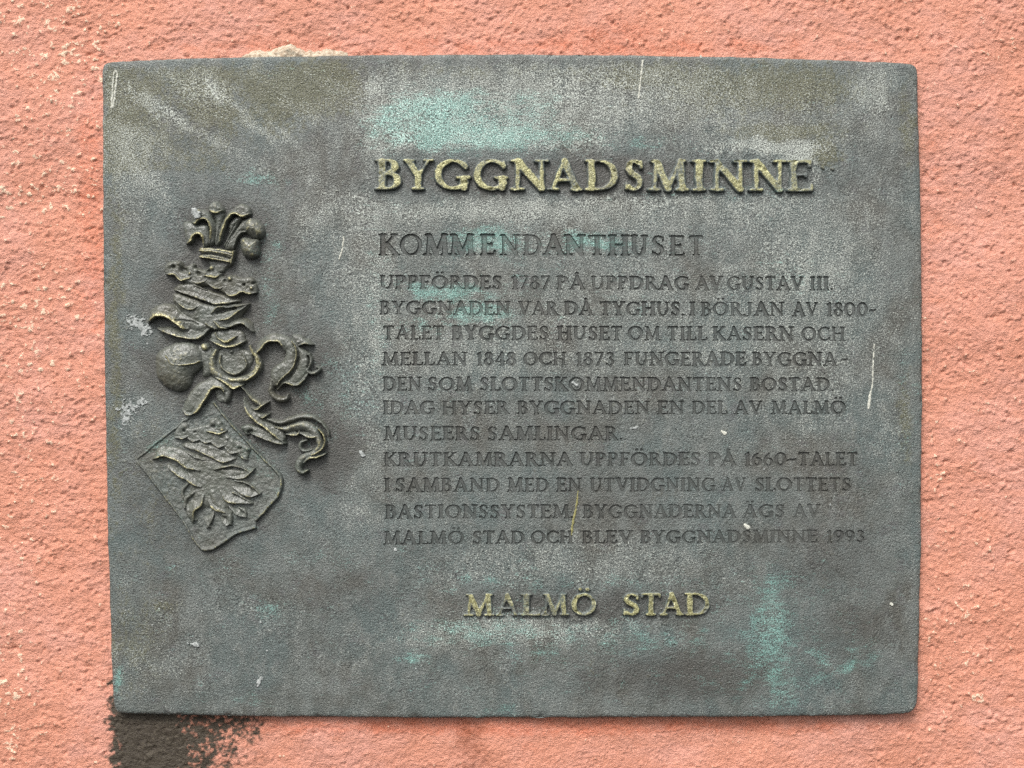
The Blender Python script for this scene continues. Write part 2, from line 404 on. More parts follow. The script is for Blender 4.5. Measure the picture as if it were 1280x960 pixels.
# ------------------------------------------------------------------ a roman capital alphabet drawn with a broad pen
TK, TN, SF = 0.082, 0.042, 0.036
def pen_seg(x0, y0, x1, y1, r0, r1=None): return [(x0, y0, x1, y1, r0, r0 if r1 is None else r1)]
def stem(x, y0=0.0, y1=1.0, r=TK, lo=0.13, hi=0.13, slo=None, shi=None):
    g = pen_seg(x, y0 + 0.07, x, y1 - 0.07, r)
    if lo: g += serif(x, y0, *(slo or (lo, lo)))
    if hi: g += serif(x, y1 - 2 * SF, *(shi or (hi, hi)))
    return g
def serif(x, y, l, r_): return pen_seg(x - l, y + SF, x + r_, y + SF, SF)
def arc(cx, cy, rx, ry, a0, a1, tk=TK, tn=TN, n=18):
    g = []; p = None
    for i in range(n + 1):
        a = R(a0 + (a1 - a0) * i / n)
        w = tn + (tk - tn) * abs(math.cos(a)) ** 1.4
        q = (cx + (rx - w) * math.cos(a), cy + (ry - w) * math.sin(a), w)
        if p: g.append((p[0], p[1], q[0], q[1], p[2], q[2]))
        p = q
    return g
def beak(x, y, dy): return pen_seg(x, y, x, y + dy, TN * 0.9, TN * 0.5)
def ell(cx, cy, rx, ry): return arc(cx, cy, rx, ry, 0, 360, n=28)
def glyph_defs():
    G = {}
    A = pen_seg(.10, .04, .40, .97, TN) + pen_seg(.40, .96, .72, .06, TK) + pen_seg(.2, .33, .62, .33, TN * .9) + serif(.10, 0, .1, .12) + serif(.73, 0, .13, .1)
    G['A'] = (.83, A)
    G['B'] = (.62, stem(.15) + pen_seg(.1, 1 - TN, .33, 1 - TN, TN) + arc(.31, .765, .24, .235, 90, -90) + pen_seg(.15, .53, .33, .53, TN) + arc(.33, .28, .28, .28, 90, -90) + pen_seg(.1, TN, .33, TN, TN))
    G['C'] = (.80, arc(.46, .5, .46, .5, 42, 318) + beak(.77, .72, .2) + beak(.78, .10, .12))
    G['D'] = (.82, stem(.15) + pen_seg(.1, 1 - TN, .36, 1 - TN, TN) + arc(.33, .5, .48, .5, 90, -90) + pen_seg(.1, TN, .36, TN, TN))
    G['E'] = (.60, stem(.15) + pen_seg(.1, 1 - TN, .54, 1 - TN, TN) + beak(.54, .93, -.13) + pen_seg(.15, .52, .44, .52, TN) + pen_seg(.44, .46, .44, .58, TN * .8) + pen_seg(.1, TN, .57, TN, TN) + beak(.58, .07, .15))
    G['F'] = (.57, stem(.15) + pen_seg(.1, 1 - TN, .53, 1 - TN, TN) + beak(.53, .93, -.14) + pen_seg(.15, .50, .43, .50, TN) + pen_seg(.43, .44, .43, .56, TN * .8))
    G['G'] = (.86, arc(.46, .5, .46, .5, 42, 320) + beak(.76, .72, .2) + pen_seg(.72, .07, .72, .38, TK) + serif(.72, .37, .16, .12))
    G['H'] = (.84, stem(.15) + stem(.69) + pen_seg(.15, .52, .69, .52, TN))
    G['I'] = (.32, stem(.16))
    G['J'] = (.52, stem(.36, .2, 1, lo=0, slo=None) + arc(.16, .18, .285, .25, 0, -120) + pen_seg(.04, .0, .02, .10, .06))
    G['K'] = (.74, stem(.15) + pen_seg(.22, .46, .60, .95, TN) + pen_seg(.30, .55, .66, .05, TK) + serif(.60, 1 - 2 * SF, .12, .1) + serif(.67, 0, .13, .1))
    G['L'] = (.58, stem(.15) + pen_seg(.1, TN, .55, TN, TN) + beak(.56, .07, .15))
    G['M'] = (.96, pen_seg(.13, .05, .19, .95, TN) + pen_seg(.20, .93, .47, .06, TK) + pen_seg(.47, .05, .76, .94, TN) + pen_seg(.77, .95, .83, .06, TK) + serif(.12, 0, .12, .12) + serif(.83, 0, .13, .13) + serif(.19, 1 - 2 * SF, .12, .03) + serif(.77, 1 - 2 * SF, .03, .12))
    G['N'] = (.84, pen_seg(.14, .05, .14, .95, TN) + pen_seg(.15, .95, .70, .05, TK) + pen_seg(.70, .05, .70, .95, TN) + serif(.14, 0, .13, .13) + serif(.14, 1 - 2 * SF, .13, .03) + serif(.70, 1 - 2 * SF, .13, .13))
    O = ell(.46, .5, .46, .5)
    G['O'] = (.92, O)
    G['P'] = (.60, stem(.15) + pen_seg(.1, 1 - TN, .32, 1 - TN, TN) + arc(.31, .735, .28, .265, 90, -90) + pen_seg(.15, .47 + TN, .32, .47 + TN, TN))
    G['R'] = (.72, stem(.15) + pen_seg(.1, 1 - TN, .32, 1 - TN, TN) + arc(.31, .745, .27, .255, 90, -90) + pen_seg(.15, .49 + TN, .32, .49 + TN, TN) + pen_seg(.33, .52, .62, .06, TK) + serif(.63, 0, .08, .12))
    G['S'] = (.56, arc(.28, .755, .23, .245, 50, 180, TK * .9) + pen_seg(.115, .70, .20, .57, TK * .95, TK) + pen_seg(.20, .57, .38, .44, TK * 1.05) + pen_seg(.38, .44, .445, .32, TK, TK * .9) + arc(.27, .265, .25, .265, 0, -140, TK * .9) + beak(.47, .74, .2) + beak(.06, .06, .2))
    G['T'] = (.68, stem(.34, hi=0) + pen_seg(.06, 1 - TN, .62, 1 - TN, TN) + beak(.05, .95, -.13) + beak(.63, .95, -.13))
    G['U'] = (.80, pen_seg(.15, .32, .15, .95, TK) + serif(.15, 1 - 2 * SF, .13, .13) + pen_seg(.66, .32, .66, .95, TN) + serif(.66, 1 - 2 * SF, .12, .12) + arc(.385, .33, .315, .33, 180, 360, TK, TN))
    G['V'] = (.80, pen_seg(.12, .95, .41, .05, TK) + pen_seg(.41, .05, .69, .95, TN) + serif(.12, 1 - 2 * SF, .12, .13) + serif(.69, 1 - 2 * SF, .11, .1))
    G['Y'] = (.78, stem(.39, 0, .5, hi=0) + pen_seg(.13, .94, .39, .45, TK) + pen_seg(.39, .45, .66, .94, TN) + serif(.13, 1 - 2 * SF, .12, .13) + serif(.66, 1 - 2 * SF, .11, .11))
    dots = pen_seg(-.14, 1.20, -.139, 1.20, .075) + pen_seg(.14, 1.20, .141, 1.20, .075)
    sh = lambda g, dx: [(a + dx, b, c + dx, d, e, f) for a, b, c, d, e, f in g]
    G['Ö'] = (.92, O + sh(dots, .46)); G['Ä'] = (.83, A + sh(dots, .40))
    G['Å'] = (.83, A + arc(.40, 1.17, .11, .11, 0, 360, TN, TN, 14))
    G['.'] = (.16, pen_seg(.08, .07, .081, .07, .07))
    G['~'] = (.44, pen_seg(.04, .40, .16, .47, .04, .05) + pen_seg(.16, .47, .28, .42, .05) + pen_seg(.28, .42, .40, .50, .05, .035))
    G['0'] = (.70, ell(.35, .5, .35, .5))
    G['1'] = (.40, stem(.24, hi=0) + pen_seg(.24, .95, .07, .83, TN))
    G['3'] = (.56, arc(.27, .76, .23, .24, 135, -85, TK * .9) + arc(.27, .27, .27, .27, 85, -140, TK * .9))
    G['4'] = (.62, pen_seg(.44, .05, .44, .95, TK) + pen_seg(.44, .95, .06, .30, TN) + pen_seg(.06, .29, .60, .29, TN) + serif(.44, 0, .12, .12))
    G['6'] = (.62, arc(.31, .31, .31, .31, 0, 360, n=24) + arc(.52, .42, .50, .56, 180, 112))
    G['7'] = (.54, pen_seg(.05, 1 - TN, .52, 1 - TN, TN) + beak(.05, .95, -.12) + pen_seg(.51, .94, .20, .04, TN, TK))
    G['8'] = (.58, arc(.29, .765, .23, .235, 0, 360, n=22) + arc(.29, .275, .29, .275, 0, 360, n=22))
    G['9'] = (.62, arc(.31, .69, .31, .31, 0, 360, n=24) + arc(.10, .58, .50, .56, 0, -68))
    return G
GLYPH = glyph_defs()

GR = 0.022                       # raster step of a glyph, in cap heights
GX = np.arange(-0.2, 1.22, GR); GY = np.arange(-0.2, 1.5, GR)
_sdf = {}
def glyph_sdf(ch, bold=0.0):
    key = (ch, bold)
    if key in _sdf: return _sdf[key]
    X, Y = np.meshgrid(GX, GY)
    d = np.full(X.shape, 9.0)
    for x0, y0, x1, y1, r0, r1 in GLYPH[ch][1]:
        ex, ey = x1 - x0, y1 - y0
        t = np.clip(((X - x0) * ex + (Y - y0) * ey) / (ex * ex + ey * ey + 1e-12), 0, 1)
        d = np.minimum(d, np.hypot(X - x0 - t * ex, Y - y0 - t * ey) - (r0 + (r1 - r0) * t))
    d = d - bold
    _sdf[key] = d
    return d

def contours(F, gx, gy, level):
    """marching squares; closed loops of (x, y)"""
    V = F - level
    V = np.where(V == 0, 1e-9, V)
    ins = V < 0
    code = ins[:-1, :-1] * 1 + ins[:-1, 1:] * 2 + ins[1:, 1:] * 4 + ins[1:, :-1] * 8
    nxt = {}
    ys, xs = np.nonzero((code > 0) & (code < 15))
    def ept(e, j, i):
        if e == 0: a, b = (j, i), (j, i + 1)
        elif e == 1: a, b = (j, i + 1), (j + 1, i + 1)
        elif e == 2: a, b = (j + 1, i), (j + 1, i + 1)
        else: a, b = (j, i), (j + 1, i)
        return (a, b)
    tab = {1: [(3, 0)], 2: [(0, 1)], 3: [(3, 1)], 4: [(1, 2)], 5: [(3, 0), (1, 2)], 6: [(0, 2)], 7: [(3, 2)], 8: [(2, 3)], 9: [(2, 0)], 10: [(0, 1), (2, 3)], 11: [(2, 1)], 12: [(1, 3)], 13: [(1, 0)], 14: [(0, 3)]}
    for j, i in zip(ys, xs):
        for e0, e1 in tab[int(code[j, i])]:
            nxt[ept(e0, j, i)] = ept(e1, j, i)
    loops = []
    while nxt:
        k0 = next(iter(nxt)); k = k0; lp = []
        while k in nxt:
            n = nxt.pop(k); lp.append(k); k = n
        if k != k0 or len(lp) < 4: continue
        pts = []
        for (a, b) in lp:
            va, vb = V[a], V[b]; t = va / (va - vb)
            pts.append((gx[a[1]] + (gx[b[1]] - gx[a[1]]) * t, gy[a[0]] + (gy[b[0]] - gy[a[0]]) * t))
        loops.append(pts)
    return loops

def thin(pts, tol, mx):
    """drop points that add little to the outline"""
    out = [pts[0]]; n = len(pts); i = 0
    while i < n - 1:
        j = i + 1; best = i + 1
        while j < min(i + 12, n):
            ax, ay = pts[i]; bx, by = pts[j % n]; L = math.hypot(bx - ax, by - ay)
            if L > mx: break
            ok = all(abs((px - ax) * (by - ay) - (py - ay) * (bx - ax)) <= tol * (L + 1e-9) for px, py in pts[i + 1:j])
            if ok: best = j
            else: break
            j += 1
        i = best
        if i < n: out.append(pts[i])
    return out if len(out) > 3 else pts

def sample(F, x, y):
    u = np.clip((x - GX[0]) / GR, 0, len(GX) - 1.001); w = np.clip((y - GY[0]) / GR, 0, len(GY) - 1.001)
    i = u.astype(int); j = w.astype(int); fx = u - i; fy = w - j
    return (F[j, i] * (1 - fx) + F[j, i + 1] * fx) * (1 - fy) + (F[j + 1, i] * (1 - fx) + F[j + 1, i + 1] * fx) * fy

# every line: (left top, left baseline, right top, right baseline), words with their left and right ends
LINES = [
 (292, 319.5, 294.5, 319.5, 'KOMMENDANTHUSET', None),
 (344, 361, 346, 363, None, [('UPPFÖRDES', 475, 627.5), ('1787', 639, 687.5), ('PÅ', 696, 731), ('UPPDRAG', 739, 861), ('AV', 869.5, 903), ('GUSTAV', 909, 1004), ('III.', 1012.5, 1041)]),
 (376, 393, 378, 395.5, None, [('BYGGNADEN', 475, 637.5), ('VAR', 648, 697), ('DÅ', 706, 741), ('TYGHUS.', 750, 855), ('I', 862, 869), ('BÖRJAN', 876, 980), ('AV', 991, 1022), ('1800~', 1032.5, 1095)]),
 (407, 424.5, 408.5, 426, None, [('TALET', 479, 555), ('BYGGDES', 565, 686), ('HUSET', 697, 778), ('OM', 785, 825), ('TILL', 834, 884), ('KASERN', 891, 992), ('OCH', 1002, 1056)]),
 (440, 456.5, 440, 457.5, None, [('MELLAN', 477.5, 584), ('1848', 595, 645), ('OCH', 654.5, 707.5), ('1873', 719, 768), ('FUNGERADE', 780, 932), ('BYGGNA', 940, 1046), ('~', 1051, 1060)]),
 (471, 488.5, 472, 489, None, [('DEN', 479, 527), ('SOM', 535, 590), ('SLOTTSKOMMENDANTENS', 600, 927.5), ('BOSTAD.', 937.5, 1043)]),
 (501, 518, 501, 517.5, None, [('IDAG', 479, 543), ('HYSER', 553, 636), ('BYGGNADEN', 647, 812), ('EN', 822, 855), ('DEL', 865, 909), ('AV', 918, 952.5), ('MALMÖ', 964, 1057)]),
 (533, 550.5, 533, 550, None, [('MUSEERS', 480, 600), ('SAMLINGAR.', 609.5, 778)]),
 (565.5, 583, 565.5, 582, None, [('KRUTKAMRARNA', 479.5, 715), ('UPPFÖRDES', 725, 876), ('PÅ', 886, 920), ('1660', 930, 982.5), ('~', 984, 995.5), ('TALET', 998, 1072)]),
 (597.5, 615, 597, 614, None, [('I', 480, 487.5), ('SAMBAND', 494.5, 625), ('MED', 634.5, 686), ('EN', 696, 727), ('UTVIDGNING', 737.5, 894), ('AV', 902.5, 932.5), ('SLOTTETS', 944, 1064)]),
 (631, 648.5, 630.5, 647, None, [('BASTIONSSYSTEM.', 482, 717), ('BYGGNADERNA', 729, 920), ('ÄGS', 929, 981), ('AV', 992, 1025)]),
 (664, 680.5, 662.5, 678, None, [('MALMÖ', 480, 580), ('STAD', 591, 655.5), ('OCH', 664, 716), ('BLEV', 727.5, 791), ('BYGGNADSMINNE', 801, 1021), ('1993', 1032.5, 1081)]),
]
KOM = [(473.5, 498), (500, 527.5), (530.5, 560.5), (562, 593), (601, 619), (625, 649.5), (654, 677), (680, 704.5), (706, 731), (735, 758), (761, 786), (789, 809), (814, 831.5), (836.5, 855.5), (861, 879.5)]
TITLE = [('B', 470, 502), ('Y', 505, 541), ('G', 543.5, 587), ('G', 592.5, 634.5), ('N', 639.5, 684.5), ('A', 686, 726), ('D', 732, 773), ('S', 780, 805), ('M', 811, 859), ('I', 865, 881.5), ('N', 888, 932), ('N', 937, 981), ('E', 983.5, 1014.5)]
CITY = [('M', 581, 617), ('A', 621, 648), ('L', 651.5, 675.5), ('M', 677.5, 709.5), ('Ö', 714.5, 745), ('S', 778, 800), ('T', 800.5, 826), ('A', 826, 853), ('D', 856.5, 887)]

rnd = random.Random(7)
BODY_BOLD = 0.018
placed = []       # (glyph, x0, x scale, baseline, cap height, line, bold)
for li, (lt, lb, rt, rb, word, words) in enumerate(LINES):
    xl, xr = 475.0, 1080.0 if li else 880.0
    def put(ch, x0, x1):
        w = GLYPH[ch][0]
        t = ((x0 + x1) / 2 - xl) / (xr - xl)
        base = lb + (rb - lb) * t + rnd.uniform(-.35, .35); top = lt + (rt - lt) * t
        H = base - top
        placed.append((ch, x0, (x1 - x0) / w, base, H, li, rnd.choice([-0.006, 0.0, 0.006, 0.014, 0.02])))
    if word:
        for ch, (a, b) in zip(word, KOM): put(ch, a, b)
    else:
        for wd, a, b in words:
            gap = 0.10
            tot = sum(GLYPH[c][0] for c in wd) + gap * (len(wd) - 1)
            sx = (b - a) / tot; x = a
            for c in wd:
                put(c, x, x + GLYPH[c][0] * sx); x += (GLYPH[c][0] + gap) * sx

# ------------------------------------------------------------------ the plate with its cut letters, one triangulated relief
OUT = [(127.3, 100), (127.6, 88), (129.5, 81), (134, 78), (150, 76), (250, 72), (400, 69.3), (520, 68), (640, 67.6), (760, 68), (880, 69.8), (1000, 73), (1080, 76), (1128, 78.6),
       (1140, 80), (1145.5, 83.5), (1147.5, 90), (1149, 150), (1151.5, 250), (1153, 380), (1153.3, 480), (1153, 580), (1152, 680), (1150, 780), (1148.3, 850), (1147.3, 876), (1144.5, 886), (1138, 891.5), (1126, 893.5),
       (1000, 896), (820, 897.3), (640, 898), (460, 897.6), (300, 896), (180, 893.6), (154, 892.5), (145.5, 889.5), (141.8, 882), (140, 860), (137.5, 780), (135, 700), (132.5, 600), (130.3, 480), (128.6, 350), (127.6, 220)]
def resample(pts, step):
    P = np.array(pts, float); n = len(P); out = []
    for i in range(n):
        p0, p1, p2, p3 = P[i - 1], P[i], P[(i + 1) % n], P[(i + 2) % n]
        L = np.hypot(*(p2 - p1)); m = max(1, int(round(L / step)))
        d1 = (p2 - p0) * L / (np.hypot(*(p1 - p0)) + L); d2 = (p3 - p1) * L / (np.hypot(*(p3 - p2)) + L)
        for k in range(m):
            t = k / m
            out.append((2 * t**3 - 3 * t**2 + 1) * p1 + (t**3 - 2 * t**2 + t) * d1 + (-2 * t**3 + 3 * t**2) * p2 + (t**3 - t**2) * d2)
    return np.array(out)
outline = resample(OUT, 3.0)
tg = np.roll(outline, -1, 0) - np.roll(outline, 1, 0); tg /= np.hypot(tg[:, 0], tg[:, 1])[:, None]
nin = np.stack([-tg[:, 1], tg[:, 0]], -1)       # clockwise on the picture: inward normal
# hand-cast edge, never quite straight
wob = (fbm(np.arange(len(outline)) * 3.0, 0 * tg[:, 0], 30, 3, 610) - 0.5) * 1.5
outline = outline + nin * wob[:, None]

plaque = bpy.data.objects.new('bronze_plaque', None)
col.objects.link(plaque)
plaque.empty_display_size = 0.05
plaque.location = (0, -T, CZ)
plaque['label'] = 'weathered green bronze plaque with a griffin crest and Swedish lettering, fixed to the salmon wall'
plaque['category'] = 'plaque'

def nbevel(d):      # profile of the rounded rim, in pixels
    d = np.clip(d, 0, 4.5) / 4.5
    return -3.6 * (1 - np.sqrt(np.clip(1 - (1 - d) ** 2, 0, 1)))

def build_plate():
    verts, edges = [], []
    def loop(pts):
        b = len(verts)
        verts.extend((float(x), float(y)) for x, y in pts)
        n = len(pts)
        edges.extend((b + i, b + (i + 1) % n) for i in range(n))
    rings = [0, .35, 1.0, 2.2, 4.5]
    for d in rings: loop(outline + nin * d)
    rimcount = len(verts)
    cache = {}
    for ch, x0, sx, base, H, li, bold in placed:
        F = glyph_sdf(ch, round(BODY_BOLD + bold, 4))
        inset = -0.036
        for lv in (0.0, inset):
            kk = (ch, bold, lv)
            if kk not in cache:
                cache[kk] = [thin(l, 0.008, 0.12) for l in contours(F, GX, GY, lv)]
            for l in cache[kk]: loop([(x0 + x * sx, base - y * H) for x, y in l])
    gx = np.arange(132, 1150, 4.5); gy = np.arange(72, 896, 4.5)
    X, Y = np.meshgrid(gx, gy)
    X = X + (np.arange(len(gy)) % 2)[:, None] * 2.25
    X, Y = X.ravel(), Y.ravel()
    # inside and clear of the rim
    keep = np.ones(len(X), bool)
    inner = outline + nin * 6.0
    for s in range(0, len(X), 4000):
        dx = X[s:s + 4000, None] - inner[None, :, 0]; dy = Y[s:s + 4000, None] - inner[None, :, 1]
        k = np.argmin(dx * dx + dy * dy, 1)
        sd_ = dx[np.arange(len(k)), k] * nin[k, 0] + dy[np.arange(len(k)), k] * nin[k, 1]
        keep[s:s + 4000] = sd_ > 0
    gxy = np.stack([X, Y], -1)[keep]
    verts.extend((float(x), float(y)) for x, y in gxy)
    vo, eo, fo, *_ = delaunay_2d_cdt([Vector(v) for v in verts], edges, [], 1, 1e-4)
    V = np.array([(v.x, v.y) for v in vo]); Fc = np.array([f for f in fo if len(f) == 3])
    # wind so that faces look at the camera
    a, b, c = V[Fc[:, 0]], V[Fc[:, 1]], V[Fc[:, 2]]
    cr = (b[:, 0] - a[:, 0]) * (c[:, 1] - a[:, 1]) - (b[:, 1] - a[:, 1]) * (c[:, 0] - a[:, 0])
    Fc = Fc[np.abs(cr) > 1e-7]; cr = cr[np.abs(cr) > 1e-7]
    Fc[cr > 0] = Fc[cr > 0][:, ::-1]
    # depth of cut
    dist = np.full(len(V), 99.0)
    near = np.nonzero((V[:, 0] < 150) | (V[:, 0] > 1130) | (V[:, 1] < 95) | (V[:, 1] > 875))[0]
    dd = np.full(len(near), 1e9)
    for s in range(0, len(outline)):
        p, q = outline[s], outline[(s + 1) % len(outline)]
        e = q - p; r = V[near] - p
        t = np.clip((r @ e) / (e @ e), 0, 1)
        dd = np.minimum(dd, np.hypot(r[:, 0] - t * e[0], r[:, 1] - t * e[1]))
    dist[near] = dd
    h = nbevel(dist + (fbm(V[:, 0], V[:, 1], 14, 2, 615) - 0.5) * 1.6 * (dist < 20)) * 1.0
    h = h - np.clip(fbm(V[:, 0], V[:, 1], 9, 2, 617) - 0.68, 0, 1) * 12 * (1 - sstep(3, 8, dist)) * (dist > .2)
    h = h + (fbm(V[:, 0], V[:, 1], 60, 3, 640) - 0.5) * 2.2 * sstep(0, 30, dist) + (fbm(V[:, 0], V[:, 1], 10, 2, 650) - 0.5) * 0.35 * sstep(4, 12, dist)
    # scooped ground of the two raised words and of the crest
    h = h - 0.8 * blobs(V[:, 0], V[:, 1], [(742, 219, 300, 30, 1.0), (735, 757, 165, 22, .8), (280, 300, 70, 60, .8), (270, 400, 80, 80, .6), (370, 500, 70, 90, .6)])
    cut = np.zeros(len(V)); cen = (V[Fc[:, 0]] + V[Fc[:, 1]] + V[Fc[:, 2]]) / 3
    fl = np.full(len(Fc), -1)
    for ch, x0, sx, base, H, li, bold in placed:
        F = glyph_sdf(ch, round(BODY_BOLD + bold, 4))
        bx0, bx1, by0, by1 = x0 - .1 * sx, x0 + 1.15 * sx, base - 1.45 * H, base + .15 * H
        i = np.nonzero((V[:, 0] > bx0) & (V[:, 0] < bx1) & (V[:, 1] > by0) & (V[:, 1] < by1))[0]
        s_ = sample(F, (V[i, 0] - x0) / sx, (base - V[i, 1]) / H)
        cut[i] = np.maximum(cut[i], np.clip(-s_ / 0.034, 0, 1))
        i = np.nonzero((cen[:, 0] > bx0) & (cen[:, 0] < bx1) & (cen[:, 1] > by0) & (cen[:, 1] < by1))[0]
        s_ = sample(F, (cen[i, 0] - x0) / sx, (base - cen[i, 1]) / H)
        fl[i[s_ < -0.001]] = li
    deep = np.where(V[:, 1] < 330, 2.3, 1.9) * (0.75 + 0.5 * fbm(V[:, 0], V[:, 1], 45, 2, 660))
    deep = deep * (1 - 0.4 * sstep(0.5, 0.75, fbm(V[:, 0], V[:, 1], 70, 2, 670)) - 0.15 * sstep(560, 1000, V[:, 0]) * sstep(480, 640, V[:, 1]))
    h = h - cut * deep
    att = stains(V[:, 0], V[:, 1]); P = loc(V[:, 0], V[:, 1], h)
    def sub(mask):
        f = Fc[mask]; u, inv = np.unique(f, return_inverse=True)
        return u, inv.reshape(-1, 3)
    # the face and its side
    u, f = sub(fl < 0)
    pv = P[u]; pa = att[u]
    n = len(outline); depth = -(T / S) + 3
    skirt = []
    for k, (d, hh) in enumerate([(0, nbevel(np.array([0.0]))[0]), (-0.25, -4.4), (-0.3, -10), (0.6, depth)]):
        q = outline + nin * d
        skirt.append(loc(q[:, 0], q[:, 1], np.full(n, hh)))
    sv = np.concatenate(skirt); sa = np.tile(stains(outline[:, 0], outline[:, 1]), (4, 1)); sa[:, 0] *= 0.5; sa[:, 2] *= 0.3
    b0 = len(pv); sf = []
    for k in range(3):
        for i in range(n):
            j = (i + 1) % n
            a_, b_, c_, d_ = b0 + k * n + i, b0 + k * n + j, b0 + (k + 1) * n + j, b0 + (k + 1) * n + i
            sf += [(a_, b_, c_), (a_, c_, d_)]
    pv = np.concatenate([pv, sv]); pa = np.concatenate([pa, sa]); f = np.concatenate([f, np.array(sf)])
    o = mesh_np('plate', pv, f, M_plate, plaque, {'stain': pa, 'wear': np.zeros(len(pv))})
    import bmesh
    bm = bmesh.new(); bm.from_mesh(o.data)
    bmesh.ops.remove_doubles(bm, verts=[v for v in bm.verts if v.co.y > 3.0 * S], dist=1e-6)
    bmesh.ops.recalc_face_normals(bm, faces=bm.faces)
    # the long open sheet may be turned inside out as a whole
    big = max(bm.faces, key=lambda q_: q_.calc_area() if abs(q_.normal.y) > .8 else 0)
    if big.normal.y > 0: bmesh.ops.reverse_faces(bm, faces=bm.faces)
    bm.to_mesh(o.data); bm.free()
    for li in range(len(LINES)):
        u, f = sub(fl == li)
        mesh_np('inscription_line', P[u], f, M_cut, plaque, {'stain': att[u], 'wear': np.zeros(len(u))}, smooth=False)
build_plate()

# ------------------------------------------------------------------ the raised brassy letters
def raised_letter(ch, x0, x1, top, base, height, seed):
    w = GLYPH[ch][0]; H = base - top; sx = (x1 - x0) / w
    st = GR
    X, Y = np.meshgrid(np.arange(-.16, w + .16, st), np.arange(-.16, 1.42, st))
    F = sample(glyph_sdf(ch, 0.014), X, Y)
    PX, PY = x0 + X * sx, base - Y * H
    er = np.clip(fbm(PX, PY, 7, 3, seed) - 0.5, -1, 1)
    F = F + er * 0.045 + np.clip(fbm(PX, PY, 16, 2, seed + 9) - 0.62, 0, 1) * 0.1
    inset = 2.0 / H
    verts, edges = [], []
    def loop(l):
        b = len(verts); verts.extend(l); n = len(l)
        edges.extend((b + i, b + (i + 1) % n) for i in range(n))
    gx, gy = X[0], Y[:, 0]
    for lv in (0.035, 0.012, -0.004, -0.028):
        for l in contours(F, gx, gy, lv):
            loop([(x0 + x * sx, base - y * H) for x, y in thin(l, 0.004, 0.08)])
    g = np.stack([PX.ravel(), PY.ravel()], -1)[(F.ravel() < -0.05)][::3]
    verts.extend((float(a), float(b)) for a, b in g)
    vo, eo, fo, *_ = delaunay_2d_cdt([Vector(v) for v in verts], edges, [], 1, 1e-4)
    V = np.array([(v.x, v.y) for v in vo]); Fc = np.array([f for f in fo if len(f) == 3])
    def sm(q):
        gu = np.clip((q[:, 0] - x0) / sx, gx[0], gx[-1] - 1e-4); gv = np.clip((base - q[:, 1]) / H, gy[0], gy[-1] - 1e-4)
        i = ((gu - gx[0]) / st).astype(int).clip(0, len(gx) - 2); j = ((gv - gy[0]) / st).astype(int).clip(0, len(gy) - 2)
        fx = (gu - gx[i]) / st; fy = (gv - gy[j]) / st
        return (F[j, i] * (1 - fx) + F[j, i + 1] * fx) * (1 - fy) + (F[j + 1, i] * (1 - fx) + F[j + 1, i + 1] * fx) * fy
    cen = (V[Fc[:, 0]] + V[Fc[:, 1]] + V[Fc[:, 2]]) / 3
    Fc = Fc[sm(cen) < 0.034]
    a, b, c = V[Fc[:, 0]], V[Fc[:, 1]], V[Fc[:, 2]]
    cr = (b[:, 0] - a[:, 0]) * (c[:, 1] - a[:, 1]) - (b[:, 1] - a[:, 1]) * (c[:, 0] - a[:, 0])
    Fc[cr > 0] = Fc[cr > 0][:, ::-1]
    s_ = sm(V)
    t = np.clip((0.034 - s_) / 0.062, 0, 1)
    h = -2.2 + (height + 2.2) * np.clip(1 - (1 - t) ** 3.2, 0, 1)
    h = h + ((fbm(V[:, 0], V[:, 1], 5, 3, seed + 30) - 0.5) * 1.3 - np.clip(fbm(V[:, 0], V[:, 1], 6, 2, seed + 40) - 0.66, 0, 1) * 14) * (t > .9)
    wear = -0.75 * (1 - sstep(0.45, 0.8, t)) + 0.1 + (fbm(V[:, 0], V[:, 1], 30, 2, 770) - 0.5) * 0.8 - 0.1
    att = stains(V[:, 0], V[:, 1]); att[:, 3] *= 0.4
    mesh_np('raised_letter', loc(V[:, 0], V[:, 1], h), Fc, M_raised, plaque, {'stain': att, 'wear': wear})
for i, (ch, a, b) in enumerate(TITLE):
    t = (a - 470) / 545
    raised_letter(ch, a, b, 199.5 + t * 1.5, 237.5 + t * 2.0, 4.6, 800 + i * 3)
for i, (ch, a, b) in enumerate(CITY):
    t = (a - 580) / 307
    raised_letter(ch, a, b, 742 - t * 1.5, 769 - t * 1.0, 3.6, 900 + i * 3)

# ------------------------------------------------------------------ the crest in relief
def A_(x, y): return 150 + x / 4.2667, 230 + y / 4.2667
def B_(x, y): return 150 + x / 4.2667, 470 + y / 4.2667
def C_(x, y): return 180 + x / 4.923, 400 + y / 4.923
SC = {A_: 4.2667, B_: 4.2667, C_: 4.923}

def smooth_path(pts, n=6):
    """Catmull-Rom through (x, y, r, ...)"""
    P = np.array(pts, float)
    if len(P) < 3: return P
    Q = np.concatenate([[2 * P[0] - P[1]], P, [2 * P[-1] - P[-2]]]); out = []
    for i in range(1, len(Q) - 2):
        for k in range(n):
            t = k / n
            out.append(0.5 * ((2 * Q[i]) + (-Q[i - 1] + Q[i + 1]) * t + (2 * Q[i - 1] - 5 * Q[i] + 4 * Q[i + 1] - Q[i + 2]) * t * t + (-Q[i - 1] + 3 * Q[i] - 3 * Q[i + 1] + Q[i + 2]) * t**3))
    out.append(P[-1]); return np.array(out)

def ridge(fr, pts, h, flat=2.0, end=None):
    """a rounded ridge along a path; h in photo pixels, radii in the frame's own units"""
    return ('ridge', fr, pts, h, flat, end)
def dome(fr, pts, h, edge, p=2.0): return ('dome', fr, pts, h, edge, p)
def groove(fr, pts, depth): return ('groove', fr, pts, depth)

